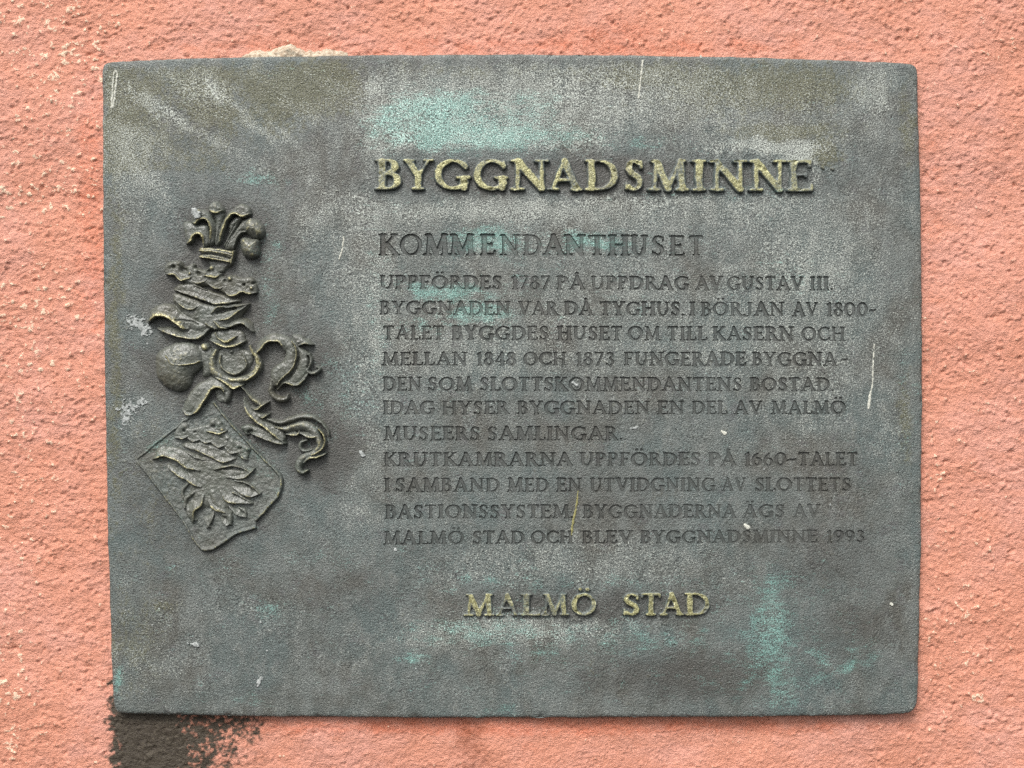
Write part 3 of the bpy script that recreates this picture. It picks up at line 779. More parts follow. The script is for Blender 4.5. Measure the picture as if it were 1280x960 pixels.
def relief(name, items, base=0.0, mat=None, step=0.55, label=None, wear=0.35, blur=1, seed=0, fat=1.0):
    """one solid of the crest: highest of its ridges and domes, standing on the plate"""
    pr = []
    for it in items:
        fr = it[1]; P = np.array([fr(*p[:2]) for p in it[2]])
        if it[0] in ('ridge', 'groove', 'lip'):
            P = np.concatenate([P, np.array([[p[2] / SC[fr] * (fat if it[0] == 'ridge' else 1)] for p in it[2]])], 1)
            P = smooth_path(P)
        else:
            n = len(P); Q = []
            for i in range(n):
                p0, p1, p2, p3 = P[i - 1], P[i], P[(i + 1) % n], P[(i + 2) % n]
                for k in range(5):
                    t = k / 5
                    Q.append(0.5 * (2 * p1 + (p2 - p0) * t + (2 * p0 - 5 * p1 + 4 * p2 - p3) * t * t + (-p0 + 3 * p1 - 3 * p2 + p3) * t**3))
            P = np.array(Q)
        pr.append(P)
    allp = np.concatenate([p[:, :2] for p, it in zip(pr, items) if it[0] != 'groove'])
    mr = max([p[:, 2].max() for p in pr if p.shape[1] == 3] + [3]) + 4
    gx = np.arange(allp[:, 0].min() - mr, allp[:, 0].max() + mr, step); gy = np.arange(allp[:, 1].min() - mr, allp[:, 1].max() + mr, step)
    X, Y = np.meshgrid(gx, gy)
    wx = X + (fbm(X, Y, 6, 3, 1000 + seed) - 0.5) * 1.8; wy = Y + (fbm(X, Y, 6, 3, 1040 + seed) - 0.5) * 1.8
    Hh = np.full(X.shape, -9.0)
    def smax(a, b, k=1.0):
        t = np.clip(0.5 + 0.5 * (a - b) / k, 0, 1)
        return np.where((a < -2) | (b < -2), np.maximum(a, b), b + (a - b) * t + k * t * (1 - t) * 0.6)
    for P, it in zip(pr, items):
        if it[0] == 'ridge':
            best = np.full(X.shape, 9.0)
            for a, b in zip(P[:-1], P[1:]):
                e = b[:2] - a[:2]; L2 = e @ e + 1e-9
                t = np.clip(((wx - a[0]) * e[0] + (wy - a[1]) * e[1]) / L2, 0, 1)
                r = np.maximum(a[2] + (b[2] - a[2]) * t, 0.4)
                best = np.minimum(best, np.hypot(wx - a[0] - t * e[0], wy - a[1] - t * e[1]) / r)
            f = it[4]; q = np.minimum(best, 1)
            rm = P[:, 2].mean()
            H = np.where(best < 1, it[3] * (1 - q ** f) ** (1 / f), -(best - 1) * rm * 4)
            Hh = smax(Hh, H)
        elif it[0] == 'lip':
            bd = np.full(X.shape, 1e9); sg = np.zeros(X.shape); bw = np.ones(X.shape)
            wm = P[:, 2].max()
            for a, b in zip(P[:-1], P[1:]):
                e = b[:2] - a[:2]; L2 = e @ e + 1e-9
                t = np.clip(((wx - a[0]) * e[0] + (wy - a[1]) * e[1]) / L2, 0, 1)
                d = np.hypot(wx - a[0] - t * e[0], wy - a[1] - t * e[1])
                m_ = d < bd
                bd = np.where(m_, d, bd); bw = np.where(m_, a[2] + (b[2] - a[2]) * t, bw)
                sg = np.where(m_, e[0] * (wy - a[1]) - e[1] * (wx - a[0]), sg)
            hh = it[3] * (bw / wm) ** 0.35
            q = bd / bw
            soft = hh * (1 - np.minimum(q, 1.5) ** 1.5) - np.clip(q - 1, 0, 9) * 8
            H = np.where(sg <= 0, soft, hh - bd * 5.0 - bd ** 2 * 2)
            Hh = smax(Hh, H, 0.8)
        elif it[0] == 'dome':
            n = len(P); d = np.full(X.shape, 1e9); ins = np.zeros(X.shape, bool)
            for i in range(n):
                a, b = P[i], P[(i + 1) % n]; e = b - a; L2 = e @ e + 1e-9
                t = np.clip(((wx - a[0]) * e[0] + (wy - a[1]) * e[1]) / L2, 0, 1)
                d = np.minimum(d, np.hypot(wx - a[0] - t * e[0], wy - a[1] - t * e[1]))
                cond = (a[1] > wy) != (b[1] > wy)
                xi = a[0] + (wy - a[1]) * (b[0] - a[0]) / (b[1] - a[1] if abs(b[1] - a[1]) > 1e-9 else 1e-9)
                ins ^= cond & (wx < xi)
            ed = it[4] / SC[it[1]]; q = 1 - np.clip(d / ed, 0, 1)
            H = np.where(ins, it[3] * (1 - q ** it[5]) ** (1 / it[5]), -d * 4)
            Hh = smax(Hh, H)
    for P, it in zip(pr, items):
        if it[0] == 'groove':
            best = np.full(X.shape, 9.0)
            for a, b in zip(P[:-1], P[1:]):
                e = b[:2] - a[:2]; L2 = e @ e + 1e-9
                t = np.clip(((wx - a[0]) * e[0] + (wy - a[1]) * e[1]) / L2, 0, 1)
                r = np.maximum(a[2] + (b[2] - a[2]) * t, 0.3)
                best = np.minimum(best, np.hypot(wx - a[0] - t * e[0], wy - a[1] - t * e[1]) / r)
            Hh = np.where(Hh > 0.2, np.maximum(Hh - it[3] * np.exp(-best ** 2 * 1.5), 0.2), Hh)
    Hh = np.maximum(Hh, -4)
    for _ in range(blur):
        q = np.pad(Hh, 1, mode='edge')
        Hh = (q[:-2, 1:-1] + q[2:, 1:-1] + q[1:-1, :-2] + q[1:-1, 2:] + 4 * q[1:-1, 1:-1]) / 8
    Hh = np.where(Hh > 0, Hh * (1.0 if 'shield' in name else 1.15), Hh)
    Hh = Hh + (fbm(X, Y, 4, 3, 1100 + seed) - 0.5) * 1.6 * (Hh > 0.3)
    # convex ridges get rubbed bright
    B = np.maximum(Hh, 0.0)
    A0 = B.copy()
    for _ in range(24):
        q = np.pad(B, 1, mode='edge'); B = (q[:-2, 1:-1] + q[2:, 1:-1] + q[1:-1, :-2] + q[1:-1, 2:]) / 4
    top = max(Hh.max(), 1)
    wr = np.clip((A0 - B) * 0.42, -0.1, 0.62) * sstep(0.45, 0.95, Hh / top) + wear * sstep(0.4, 1.0, Hh / top) * 0.9
    wr = np.where(Hh < 0.3, 0, wr)
    low = -1.6 - base
    keep = np.maximum.reduce([Hh[:-1, :-1], Hh[1:, :-1], Hh[:-1, 1:], Hh[1:, 1:]]) > -3.2
    Z = np.maximum(Hh + base, -1.8 - (Hh < -3) * 1.0)
    ny, nx = X.shape; I = np.arange(nx * ny).reshape(ny, nx)
    f = np.stack([I[1:, :-1], I[1:, 1:], I[:-1, 1:], I[:-1, :-1]], axis=-1)[keep]
    u, inv = np.unique(f, return_inverse=True)
    xs, ys = X.ravel()[u], Y.ravel()[u]
    att = stains(xs, ys); att[:, 3] = np.minimum(att[:, 3], 0.35) ; att[:, 2] *= 0.4
    o = mesh_np(name, loc(xs, ys, Z.ravel()[u]), inv.reshape(-1, 4), mat or M_relief, plaque, {'stain': att, 'wear': wr.ravel()[u]})
    if label: o['label'] = label
    return o

def lip(fr, pts, w, h, ends=0.45):
    """an edge that swells gently on its left-hand side (above, when drawn rightwards) and breaks off sharply on the other"""
    n = len(pts)
    P = [(p[0], p[1], w * (ends if i in (0, n - 1) else 1.0)) for i, p in enumerate(pts)]
    return ('lip', fr, P, h)
def ball(fr, x, y, r, h):
    P = [(x + r * math.cos(a), y + r * math.sin(a)) for a in [k * math.pi / 4 for k in range(8)]]
    return ('dome', fr, P, h - (1.6 if r < 62 and h < 10.5 else 0.0), r * 1.1, 2.0)
def frame(ox, oy, sc):
    f = lambda x, y: (ox + x / sc, oy + y / sc)
    SC[f] = sc
    return f
P1 = frame(215, 240, 9.846); P2 = frame(195, 315, 9.143); P3 = frame(185, 375, 8.0)
P4 = frame(300, 400, 9.846); P5 = frame(280, 480, 9.143); P6 = frame(180, 510, 8.0)

# shield first, everything else overlaps it
relief('shield', [dome(B_, [(88, 442), (150, 388), (260, 300), (380, 205), (470, 145), (505, 130), (545, 180), (600, 250), (660, 320), (740, 405), (810, 470), (855, 520), (868, 580), (848, 640), (790, 705), (735, 760), (728, 800), (700, 815), (620, 840), (560, 885), (505, 920), (455, 930), (415, 900), (370, 820), (320, 745), (230, 640), (140, 525)], 2.4, 9, 3),
    ridge(B_, [(95, 440, 9), (260, 308, 9), (380, 212, 9)], 4.2), ridge(B_, [(505, 140, 8), (600, 260, 8), (740, 412, 8), (850, 522, 10), (862, 580, 11), (842, 640, 11), (785, 705, 11), (730, 765, 9)], 5.6),
    ridge(B_, [(720, 808, 11), (620, 838, 11), (560, 880, 11), (500, 915, 12), (455, 922, 12), (415, 892, 10), (320, 740, 8), (95, 450, 8)], 5.2)], seed=18, wear=.1, mat=M_shield, label='tilted lozenge shield carrying a second griffin')
# plume of six curled feathers
relief('feather', [dome(P1, [(140, 400), (175, 365), (250, 375), (330, 400), (440, 405), (475, 480), (480, 640), (400, 680), (385, 560), (340, 525), (290, 550), (250, 620), (210, 640), (165, 560)], 6, 60),
    lip(P1, [(205, 640), (250, 620), (290, 550), (340, 528), (388, 565), (400, 690)], 75, 9.5)], label='lowest curled feather on the left of the plume', seed=1)
relief('feather', [dome(P1, [(250, 330), (290, 240), (360, 205), (440, 240), (510, 310), (548, 430), (535, 630), (480, 640), (492, 480), (465, 380), (420, 345), (350, 360), (310, 405), (262, 390)], 7, 50),
    lip(P1, [(262, 388), (312, 406), (352, 358), (420, 346), (470, 388), (496, 480), (480, 640)], 70, 10.5), ball(P1, 335, 275, 75, 11)], label='left curled feather with a pale spot on its tip', seed=2)
relief('feather', [dome(P1, [(450, 200), (500, 130), (570, 118), (630, 170), (655, 230), (600, 280), (540, 290), (485, 250)], 8, 70), lip(P1, [(478, 225), (512, 262), (575, 278), (635, 240)], 70, 10),
    dome(P1, [(530, 270), (620, 260), (650, 300), (600, 480), (570, 650), (530, 640), (545, 420)], 4.5, 50)], seed=3)
relief('feather', [dome(P1, [(555, 650), (590, 480), (650, 330), (720, 250), (800, 175), (870, 150), (960, 195), (985, 260), (930, 312), (880, 320), (800, 290), (740, 320), (690, 400), (640, 520), (615, 640)], 7.5, 55),
    lip(P1, [(612, 620), (642, 505), (690, 392), (742, 312), (800, 284), (880, 322), (968, 285)], 75, 11), dome(P1, [(640, 660), (700, 520), (715, 400), (780, 315), (870, 330), (800, 440), (725, 560), (675, 680)], 5.5, 40),
    groove(P1, [(650, 640, 9), (730, 500, 9), (790, 400, 8)], 2)], seed=4)
relief('feather', [dome(P1, [(655, 700), (720, 565), (800, 445), (880, 350), (960, 325), (1060, 345), (1130, 420), (1140, 520), (1080, 580), (980, 560), (920, 500), (860, 520), (800, 620), (775, 710)], 6.5, 60),
    dome(P1, [(895, 470), (900, 380), (970, 328), (1060, 348), (1130, 420), (1152, 520), (1090, 588), (1000, 562), (930, 520)], 13, 125), lip(P1, [(770, 700), (800, 620), (860, 522), (915, 500)], 60, 8), groove(P1, [(690, 690, 10), (760, 530, 9), (860, 380, 8)], 3.5)], seed=5)
relief('feather', [dome(P1, [(850, 600), (900, 560), (990, 578), (1080, 592), (1092, 680), (1080, 780), (1000, 836), (910, 800), (858, 720)], 12.5, 110)], label='lowest curled feather on the right of the plume, a round knob', seed=6)
relief('plume_band', [dome(P1, [(358, 690), (560, 695), (765, 735), (765, 790), (735, 872), (540, 832), (365, 805), (378, 760)], 8, 22), lip(P1, [(365, 808), (540, 838), (725, 872)], 34, 10, 1), lip(P1, [(362, 735), (560, 750), (750, 792)], 30, 10, 1),
    ridge(P1, [(772, 740, 20), (768, 800, 20), (742, 885, 16)], 8.5), groove(P1, [(368, 765, 12), (560, 780, 12), (735, 830, 12)], 3.5), dome(P1, [(470, 850), (740, 880), (680, 950), (600, 1000), (500, 950)], 4, 30)], seed=7)
# leafed crown
relief('crown', [dome(P2, [(120, 260), (100, 180), (160, 110), (290, 105), (340, 170), (420, 135), (480, 190), (590, 195), (640, 150), (720, 200), (780, 290), (900, 270), (980, 295), (1090, 285), (1145, 340), (1165, 460), (1100, 490), (1000, 480), (930, 520), (800, 490), (620, 400), (460, 395), (300, 345), (230, 290)], 5.8, 40),
    lip(P2, [(128, 262), (180, 272), (225, 270), (300, 336), (390, 312), (425, 285)], 60, 8.5), lip(P2, [(418, 335), (490, 372), (560, 352), (602, 315)], 50, 8), lip(P2, [(600, 365), (660, 412), (740, 432), (792, 410)], 50, 8),
    lip(P2, [(800, 465), (860, 514), (940, 498), (1005, 462), (1070, 485), (1150, 470)], 55, 8.5), lip(P2, [(560, 275), (640, 292), (695, 304), (745, 270)], 60, 10),
    ball(P2, 185, 165, 60, 8.5), ball(P2, 275, 140, 34, 9), ball(P2, 405, 245, 36, 9.5), ball(P2, 430, 165, 34, 7.5), ball(P2, 655, 190, 42, 10), ball(P2, 580, 250, 34, 9), ball(P2, 862, 310, 46, 9.5), ball(P2, 1060, 335, 52, 8.5), ball(P2, 970, 390, 50, 8), ball(P2, 1110, 420, 44, 9.5),
    dome(P2, [(235, 430), (280, 365), (420, 365), (560, 420), (700, 460), (850, 515), (970, 550), (930, 585), (720, 604), (600, 580), (450, 520), (260, 462)], 5.6, 40), lip(P2, [(245, 448), (400, 502), (560, 558), (680, 602), (820, 594), (940, 566)], 105, 7.5),
    ridge(P2, [(440, 385, 10), (520, 410, 12), (600, 440, 8)], 6.8), groove(P2, [(215, 175, 18), (220, 178, 18)], 4), groove(P2, [(320, 205, 34), (345, 215, 34)], 7), groove(P2, [(612, 222, 20), (620, 224, 20)], 6), groove(P2, [(500, 250, 26), (505, 255, 26)], 4), groove(P2, [(1012, 376, 15), (1018, 378, 15)], 5),
    groove(P2, [(1120, 360, 13), (1140, 350, 13)], 5), groove(P2, [(800, 330, 20), (805, 340, 20)], 4)], seed=8, wear=.5)
# griffin's head
relief('griffin_head', [dome(P2, [(200, 560), (240, 470), (450, 530), (640, 600), (900, 590), (1070, 600), (1000, 720), (900, 820), (800, 880), (700, 900), (600, 880), (420, 800), (300, 700)], 6.6, 70),
    dome(P3, [(42, 200), (52, 105), (120, 45), (250, 40), (350, 120), (480, 170), (600, 225), (628, 280), (560, 345), (400, 300), (330, 262), (250, 200), (180, 172), (110, 176), (50, 218)], 7.5, 75),
    lip(P3, [(46, 215), (110, 174), (200, 178), (272, 216), (350, 282), (405, 296)], 120, 12.5), lip(P2, [(235, 560), (300, 612), (375, 662), (440, 662), (505, 632)], 75, 10),
    dome(P3, [(120, 285), (150, 268), (250, 300), (350, 312), (400, 285), (520, 262), (625, 280), (585, 340), (535, 392), (400, 392), (250, 352), (150, 315)], 6, 40), lip(P3, [(125, 300), (200, 332), (320, 372), (450, 392), (555, 376), (632, 292)], 80, 9.5), ball(P3, 150, 292, 24, 8),
    ridge(P2, [(655, 705, 14), (720, 642, 20), (840, 640, 17), (950, 622, 12), (1065, 605, 7)], 9), lip(P2, [(690, 782), (800, 786), (880, 752), (950, 700), (1068, 612)], 70, 10), dome(P2, [(660, 700), (800, 640), (1000, 630), (900, 740), (800, 780), (700, 770)], 6, 30),
    groove(P2, [(715, 695, 20), (800, 668, 26), (930, 642, 14)], 6), ridge(P3, [(600, 238, 16), (650, 268, 18), (695, 296, 10)], 9.5), ridge(P3, [(680, 215, 16), (735, 275, 18), (800, 288, 12)], 9.5),
    lip(P3, [(760, 262), (830, 278), (880, 252), (950, 240), (1000, 270), (1045, 318)], 65, 9), groove(P3, [(300, 205, 8), (420, 212, 9), (520, 245, 8)], 2.5)], seed=9, wear=.5, label='griffin head with open beak under the leafed crown')
relief('neck_curl', [dome(P3, [(632, 340), (760, 295), (930, 300), (985, 380), (940, 460), (780, 475), (660, 430)], 5, 50), lip(P3, [(635, 405), (700, 442), (790, 474), (890, 464), (975, 420)], 60, 9.5), lip(P3, [(722, 385), (785, 424), (840, 412), (905, 362)], 45, 11.5),
    ridge(P3, [(690, 330, 12), (720, 380, 16), (790, 440, 12)], 8), ball(P3, 848, 520, 34, 8), dome(P3, [(760, 470), (920, 470), (920, 540), (760, 540)], 3.5, 30)], seed=10, wear=.6)
relief('collar_scroll', [ridge(P3, [(690, 510, 26), (652, 600, 42), (665, 700, 48), (745, 768, 42), (850, 800, 38), (960, 795, 38), (1055, 750, 42), (1118, 660, 42), (1098, 570, 34), (1060, 520, 26), (1032, 455, 12)], 8.5),
    lip(P3, [(930, 806), (1020, 796), (1105, 730), (1148, 620)], 60, 10), ridge(P3, [(740, 555, 14), (738, 640, 18), (790, 712, 18), (870, 742, 18), (950, 712, 18), (1002, 640, 16), (965, 555, 10)], 7.5),
    dome(P3, [(720, 500), (1000, 500), (1050, 640), (880, 760), (700, 700)], 3.6, 40), dome(P3, [(640, 740), (740, 760), (930, 810), (955, 860), (880, 884), (820, 855), (700, 800)], 7, 30), lip(P3, [(690, 778), (780, 825), (850, 884), (900, 884), (958, 852)], 60, 10.5)], seed=11, wear=.6)
relief('rounded_lobe', [dome(P3, [(78, 650), (95, 540), (190, 470), (330, 420), (460, 425), (545, 500), (562, 580), (540, 680), (470, 745), (430, 860), (360, 912), (270, 908), (150, 842), (88, 745)], 12.5, 230, 2.2),
    ridge(P3, [(212, 560, 12), (262, 632, 18), (350, 652, 16), (450, 642, 14), (545, 618, 10)], 13.2), dome(P3, [(350, 430), (520, 440), (650, 500), (670, 700), (560, 770), (520, 600)], 4, 60)], seed=12, wear=.4, label='smooth rounded lobe left of the collar scroll')
relief('knob', [ball(P3, 578, 472, 52, 10)], seed=13)
relief('drapery', [dome(C_, [(243, 530), (285, 445), (355, 378), (470, 368), (542, 420), (534, 500), (498, 512), (492, 460), (450, 425), (425, 440), (385, 500), (335, 565), (280, 585), (248, 565)], 6.5, 40), lip(C_, [(300, 585), (345, 560), (395, 480), (430, 426), (480, 420), (505, 450)], 70, 9.5),
    lip(C_, [(245, 560), (280, 588), (330, 572)], 50, 8), dome(C_, [(440, 430), (500, 430), (520, 480), (490, 510), (450, 490)], 2.5, 20)], seed=15, wear=.3)
relief('mantling', [dome(P4, [(195, 430), (235, 310), (320, 205), (420, 158), (520, 178), (640, 235), (725, 350), (722, 500), (690, 620), (600, 725), (520, 775), (480, 835), (400, 790), (378, 645), (440, 560), (535, 500), (562, 390), (510, 300), (420, 270), (335, 290), (265, 380)], 7.5, 75),
    lip(P4, [(205, 432), (270, 372), (350, 284), (430, 264), (512, 290), (556, 372)], 90, 10), dome(P4, [(640, 200), (760, 188), (890, 295), (745, 325), (845, 385), (872, 480), (852, 640), (800, 745), (700, 802), (560, 775), (490, 840), (600, 720), (705, 560), (722, 400)], 7, 60),
    ridge(P4, [(655, 265, 8), (700, 340, 11), (712, 440, 11), (695, 530, 11), (645, 620, 11), (530, 725, 11), (475, 800, 9)], 11.5), lip(P4, [(482, 852), (560, 782), (640, 800), (730, 802), (805, 742), (850, 660)], 70, 9), lip(P4, [(735, 318), (820, 298), (892, 312)], 75, 9),
    ridge(P4, [(862, 420, 18), (890, 490, 20), (872, 560, 22), (840, 620, 22), (885, 655, 26), (960, 640, 30), (988, 600, 20), (948, 578, 12)], 7.5), groove(P4, [(852, 440, 10), (858, 520, 10), (845, 590, 10)], 4),
    ridge(P5, [(560, -40, 24), (550, 20, 32), (548, 85, 36), (592, 150, 38), (670, 182, 36), (730, 160, 28), (742, 120, 16)], 7.5), ridge(P4, [(130, 318, 10), (180, 400, 16), (240, 480, 14)], 9.5)],
    seed=16, wear=.35, label='upper scroll of the mantling curling to the right')
relief('mantling', [ridge(P5, [(205, 15, 9), (260, 80, 16), (320, 150, 26), (395, 205, 38), (440, 240, 28)], 8), lip(P5, [(325, 268), (390, 296), (455, 250), (516, 212)], 50, 9),
    dome(P5, [(228, 150), (275, 190), (345, 285), (440, 325), (510, 345), (455, 400), (560, 448), (665, 520), (724, 620), (692, 682), (620, 620), (500, 520), (390, 450), (300, 370), (248, 280)], 7, 45), lip(P5, [(238, 190), (270, 312), (360, 414), (480, 500), (590, 590), (695, 676)], 90, 9.5), lip(P5, [(380, 345), (445, 388), (482, 372), (525, 342)], 50, 9),
    dome(P5, [(200, 490), (300, 458), (420, 485), (560, 555), (610, 620), (700, 668), (640, 684), (520, 645), (420, 605), (320, 562), (265, 592), (228, 545)], 5, 45), lip(P5, [(310, 560), (420, 606), (520, 645), (640, 686), (705, 684)], 75, 8), groove(P5, [(290, 545, 22), (320, 540, 20)], 5),
    ridge(P5, [(500, 398, 16), (640, 440, 26), (780, 402, 34), (900, 372, 36), (1020, 382, 30), (1120, 440, 24), (1190, 520, 18), (1208, 590, 10)], 6.5),
    ridge(P5, [(600, 490, 14), (720, 512, 42), (830, 478, 58), (940, 476, 62), (1035, 540, 58), (1092, 640, 44), (1100, 715, 38), (1040, 778, 36), (950, 822, 46), (880, 885, 52), (862, 960, 46), (905, 1008, 28), (965, 985, 16)], 8), lip(P5, [(725, 578), (800, 586), (855, 580), (872, 540)], 60, 9),
    lip(P5, [(870, 560), (960, 604), (1045, 606), (1085, 560)], 70, 9), ridge(P5, [(1070, 490, 10), (1148, 580, 14), (1160, 680, 14), (1110, 762, 12), (1010, 805, 10)], 10), ridge(P5, [(960, 638, 14), (892, 668, 24), (880, 730, 26), (940, 760, 22), (1020, 740, 14)], 6.5),
    lip(P5, [(925, 900), (1000, 846), (1080, 836), (1165, 800)], 60, 9.5), groove(P5, [(640, 478, 10), (780, 452, 14), (900, 412, 16), (1000, 425, 14), (1090, 500, 12)], 5)], seed=17, wear=.3, label='lower scroll of the mantling with a curled tail')
relief('shield_crown', [dome(P6, [(315, 290), (340, 195), (405, 148), (465, 200), (560, 182), (640, 165), (730, 95), (805, 175), (845, 230), (870, 285), (960, 330), (1068, 395), (1068, 450), (1025, 518), (900, 455), (780, 395), (620, 348), (500, 338), (440, 305)], 3.2, 34),
    ball(P6, 410, 185, 46, 6), ball(P6, 370, 275, 40, 5.5), ball(P6, 580, 200, 30, 5.5), ball(P6, 700, 150, 46, 6.5), ball(P6, 760, 165, 40, 6.5), ball(P6, 793, 215, 30, 8), ball(P6, 842, 300, 30, 6.5), ball(P6, 960, 370, 40, 5.5), ball(P6, 1042, 410, 32, 6.5), ball(P6, 1018, 490, 26, 5.5),
    lip(P6, [(320, 300), (400, 308), (452, 285)], 45, 6), lip(P6, [(450, 305), (510, 338), (562, 315)], 42, 5.5), lip(P6, [(562, 310), (632, 352), (682, 330)], 42, 5.5), lip(P6, [(680, 338), (752, 394), (824, 372)], 45, 5.5), lip(P6, [(820, 400), (882, 455), (965, 438)], 45, 5.5), lip(P6, [(958, 450), (1000, 500), (1038, 515)], 40, 6), lip(P6, [(640, 232), (760, 258), (835, 232)], 50, 7.5),
    groove(P6, [(402, 230, 13), (412, 232, 13)], 4), groove(P6, [(698, 184, 14), (706, 184, 14)], 4), groove(P6, [(965, 402, 13), (975, 402, 13)], 3), groove(P6, [(515, 240, 12), (525, 236, 12)], 3),
    dome(P6, [(436, 345), (620, 350), (850, 440), (905, 500), (830, 545), (700, 502), (560, 432), (440, 395)], 3, 30), lip(P6, [(436, 396), (560, 434), (700, 502), (800, 545), (885, 525)], 85, 5.6, .7)], base=2.0, seed=19, wear=.35)
relief('shield_griffin', [dome(B_, [(330, 430), (480, 430), (580, 480), (690, 560), (640, 660), (580, 700), (500, 700), (420, 700), (380, 620), (370, 530)], 3.0, 60),
    dome(P6, [(128, 505), (155, 430), (240, 384), (360, 398), (480, 460), (562, 540), (562, 620), (480, 622), (400, 562), (300, 512), (200, 492)], 4.2, 60), lip(P6, [(128, 508), (190, 484), (270, 497), (350, 532), (430, 592), (555, 622)], 100, 7.5), lip(P6, [(430, 440), (520, 492), (625, 522)], 45, 5.5),
    lip(P6, [(255, 592), (340, 668), (430, 712), (500, 762), (575, 785)], 85, 6.5), ridge(P6, [(715, 610, 12), (800, 590, 18), (900, 574, 16), (1000, 598, 12), (1070, 640, 8)], 5.8), dome(P6, [(720, 610), (900, 590), (1090, 630), (1000, 690), (850, 690)], 3.6, 30), lip(P6, [(840, 692), (960, 706), (1040, 684), (1115, 615)], 55, 6.5), groove(P6, [(815, 612, 13), (900, 600, 15), (1000, 622, 11)], 3.5),
    lip(P6, [(905, 800), (990, 862), (1080, 886), (1158, 862)], 95, 6), ridge(P6, [(920, 722, 10), (1040, 748, 14), (1130, 815, 12), (1170, 860, 8)], 5.5), lip(P6, [(775, 835), (825, 922), (900, 948), (1065, 955)], 105, 6.5), ridge(P6, [(900, 840, 10), (1000, 890, 14), (1080, 945, 8)], 5.5),
    ridge(B_, [(500, 620, 20), (520, 670, 28), (550, 700, 22)], 5.5), lip(B_, [(478, 670), (500, 705), (545, 722), (584, 732)], 50, 7), ridge(B_, [(400, 620, 10), (360, 650, 12), (350, 700, 10)], 3.8), ridge(B_, [(365, 575, 9), (335, 615, 10), (345, 655, 8)], 3.6),
    lip(B_, [(402, 768), (405, 720), (440, 690), (455, 635)], 55, 7), lip(B_, [(362, 700), (372, 740), (402, 768)], 40, 5), lip(B_, [(478, 802), (498, 768), (508, 735)], 42, 5), lip(B_, [(455, 760), (470, 792), (480, 804)], 35, 4.5), lip(B_, [(548, 770), (575, 797), (598, 780)], 45, 5.5), ridge(B_, [(560, 735, 16), (590, 750, 18), (595, 785, 10)], 5),
    lip(B_, [(590, 700), (630, 742), (668, 750)], 40, 5), ridge(B_, [(640, 700, 8), (672, 720, 9), (675, 750, 6)], 3.8)], base=2.0, seed=20, wear=.3)
relief('casting_flaw', [ridge(A_, [(3742, -88, 7), (3752, -82, 8)], 1.2)], seed=22, wear=0)
relief('casting_flaw', [ridge(A_, [(3796, -84, 6), (3806, -78, 7)], 1.2)], seed=23, wear=0)

# ------------------------------------------------------------------ scratches, drips and crumbs stuck to the face
def mark(name, pts, mat, seed, thr=0.0, hgt=0.5, rag=1.2, base=0.25, label=None):
    P = smooth_path(np.array(pts, float)); st = 0.45
    m = P[:, 2].max() + 2
    gx = np.arange(P[:, 0].min() - m, P[:, 0].max() + m, st); gy = np.arange(P[:, 1].min() - m, P[:, 1].max() + m, st)
    X, Y = np.meshgrid(gx, gy); best = np.full(X.shape, -9.0)
    for a, b in zip(P[:-1], P[1:]):
        e = b[:2] - a[:2]; t = np.clip(((X - a[0]) * e[0] + (Y - a[1]) * e[1]) / (e @ e + 1e-9), 0, 1)
        best = np.maximum(best, a[2] + (b[2] - a[2]) * t - np.hypot(X - a[0] - t * e[0], Y - a[1] - t * e[1]))
    best = best + (fbm(X, Y, 2.6, 3, seed) - 0.5) * rag * 2 - thr
    bs = base + 0.7 if name == 'deposit' else base
    Z = np.clip(best, -2.5, hgt) + bs
    keep = np.maximum.reduce([best[:-1, :-1], best[1:, :-1], best[:-1, 1:], best[1:, 1:]]) > -0.1
    ny, nx = X.shape; I = np.arange(nx * ny).reshape(ny, nx)
    f = np.stack([I[1:, :-1], I[1:, 1:], I[:-1, 1:], I[:-1, :-1]], axis=-1)[keep]
    if not len(f): return
    u, inv = np.unique(f, return_inverse=True)
    o = mesh_np(name, loc(X.ravel()[u], Y.ravel()[u], Z.ravel()[u]), inv.reshape(-1, 4), mat, plaque)
    if label: o['label'] = label
mark('scratch', [(144.5, 89, .9), (142.5, 90, .7), (141.5, 100, .7), (140.5, 118, .7), (139.5, 134, 1.2)], M_chalk, 1300, label='pale looped scratch in the top left corner')
mark('scratch', [(145, 89, .8), (146.5, 96, .8), (144, 112, .8), (143, 124, .9), (141, 134, .8)], M_chalk, 1301)
mark('scratch', [(803.5, 76, .7), (802, 90, .8), (800, 108, .9), (798.5, 122, 1.0)], M_chalk, 1302, label='long pale scratch above the title')
mark('scratch', [(1093, 430, .3), (1091.5, 455, .4), (1090.5, 480, .8), (1087.5, 496, 1.1), (1086, 510, 1.4)], M_chalk, 1303, label='pale drip mark right of the text')
mark('scratch', [(430, 296, .3), (428, 310, .6), (424, 324, 1.0)], M_chalk, 1304)
mark('scratch', [(722.5, 614, .6), (720, 635, .8), (716, 655, .8), (714.5, 668, .6)], M_yellow, 1305, label='yellowish scratch crossing the lower text')
mark('deposit', [(162, 400, 6), (172, 405, 11), (182, 412, 9)], M_drop, 1310, rag=13, thr=4.0, hgt=.3, label='grey white spot left of the griffin head')
mark('deposit', [(155, 528, 6), (160, 513, 11), (178, 501, 6)], M_drop, 1311, rag=16, thr=5.0, hgt=.3, label='grey white smear left of the shield')
mark('deposit', [(322, 857, 1.6), (326, 848, 2.6)], M_drop, 1312, rag=3, thr=.6)
mark('deposit', [(235, 804, 1.8), (246, 806, 2.2)], M_drop, 1313, rag=4, thr=.9)
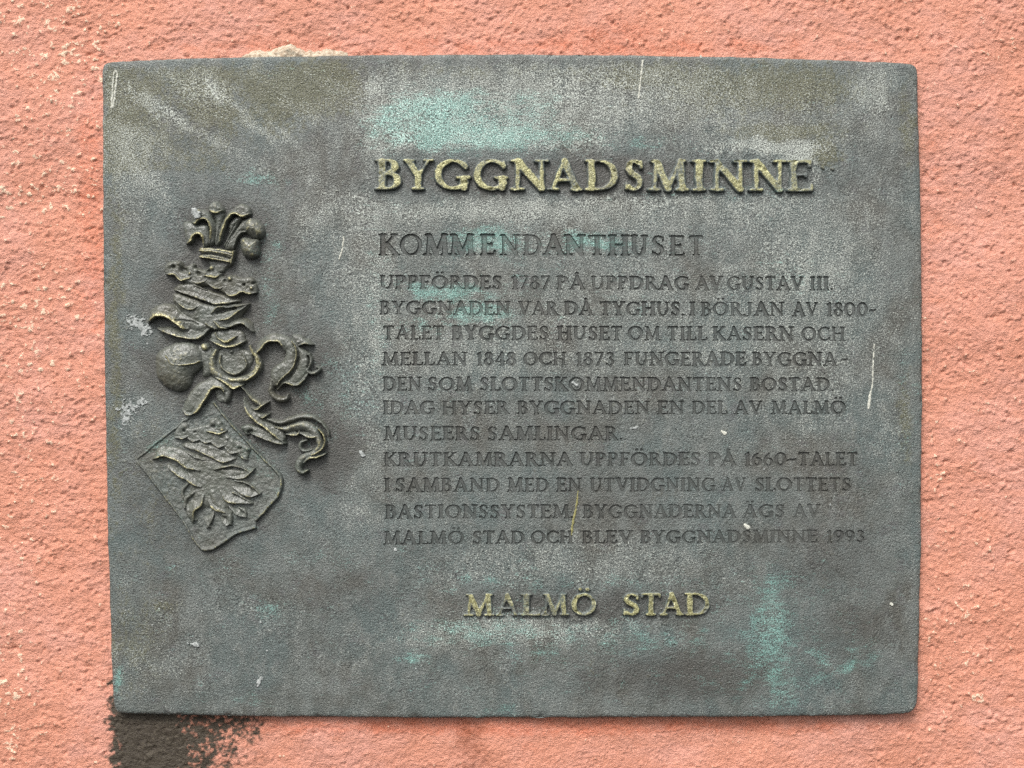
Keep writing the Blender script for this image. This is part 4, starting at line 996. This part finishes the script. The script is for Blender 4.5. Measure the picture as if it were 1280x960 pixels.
mark('deposit', [(451, 565, 2.0), (454, 569, 1.8)], M_drop, 1315, rag=1.5)
mark('deposit', [(902, 539, 1.0), (906, 542, 2.2)], M_chalk, 1316, rag=1.0)
mark('deposit', [(931, 656, 1.6), (935, 659, 2.4)], M_chalk, 1317, rag=1.2)
mark('deposit', [(789, 536, 1.6), (796, 534, 1.8)], M_drop, 1318, rag=1.5, thr=.3)
mark('deposit', [(247, 266, 4), (250, 271, 4)], M_drop, 1319, rag=2, base=11.6, hgt=1.0)
mark('deposit', [(716, 478, 2.0), (721, 481, 2.0)], M_drop, 1320, rag=2, thr=.5)
mark('deposit', [(494, 687, 1.5), (495, 688, 1.2)], M_drop, 1321, rag=.8)
mark('deposit', [(876, 69.5, .9), (877, 73, .8)], M_chalk, 1322, rag=.6, base=-1.6)
mark('deposit', [(1114, 755, 1.6), (1115, 756, 1.4)], M_chalk, 1323, rag=1)

# many tiny pale flecks and dark pin holes, past counting
def flecks(name, n, mat, seed, r0, r1, hgt):
    rs = np.random.RandomState(seed); V = []; F = []
    cl = [(650, 135, 130, 45), (980, 175, 80, 40), (300, 800, 150, 60), (700, 780, 160, 60), (1000, 520, 120, 160), (250, 180, 120, 80), (640, 480, 420, 330)]
    for _ in range(n):
        cx, cy, sx, sy = cl[rs.randint(len(cl))]
        x = cx + rs.randn() * sx * .6; y = cy + rs.randn() * sy * .6
        if not (140 < x < 1138 and 84 < y < 886): continue
        r = r0 + (r1 - r0) * rs.rand() ** 3; k = 6; b = len(V); V.append((x, y, hgt + .25 * r))
        for i in range(k):
            a = 2 * math.pi * i / k; q = r * (0.6 + 0.7 * rs.rand())
            V.append((x + q * math.cos(a) * .8, y - q * math.sin(a) * 1.1, hgt - .5))
        F += [(b, b + 1 + i, b + 1 + (i + 1) % k) for i in range(k)]
    V = np.array(V)
    o = mesh_np(name, loc(V[:, 0], V[:, 1], V[:, 2]), np.array(F), mat, plaque)
    o['kind'] = 'stuff'
flecks('pale_flecks', 190, M_drop, 5, .45, 1.5, .9)
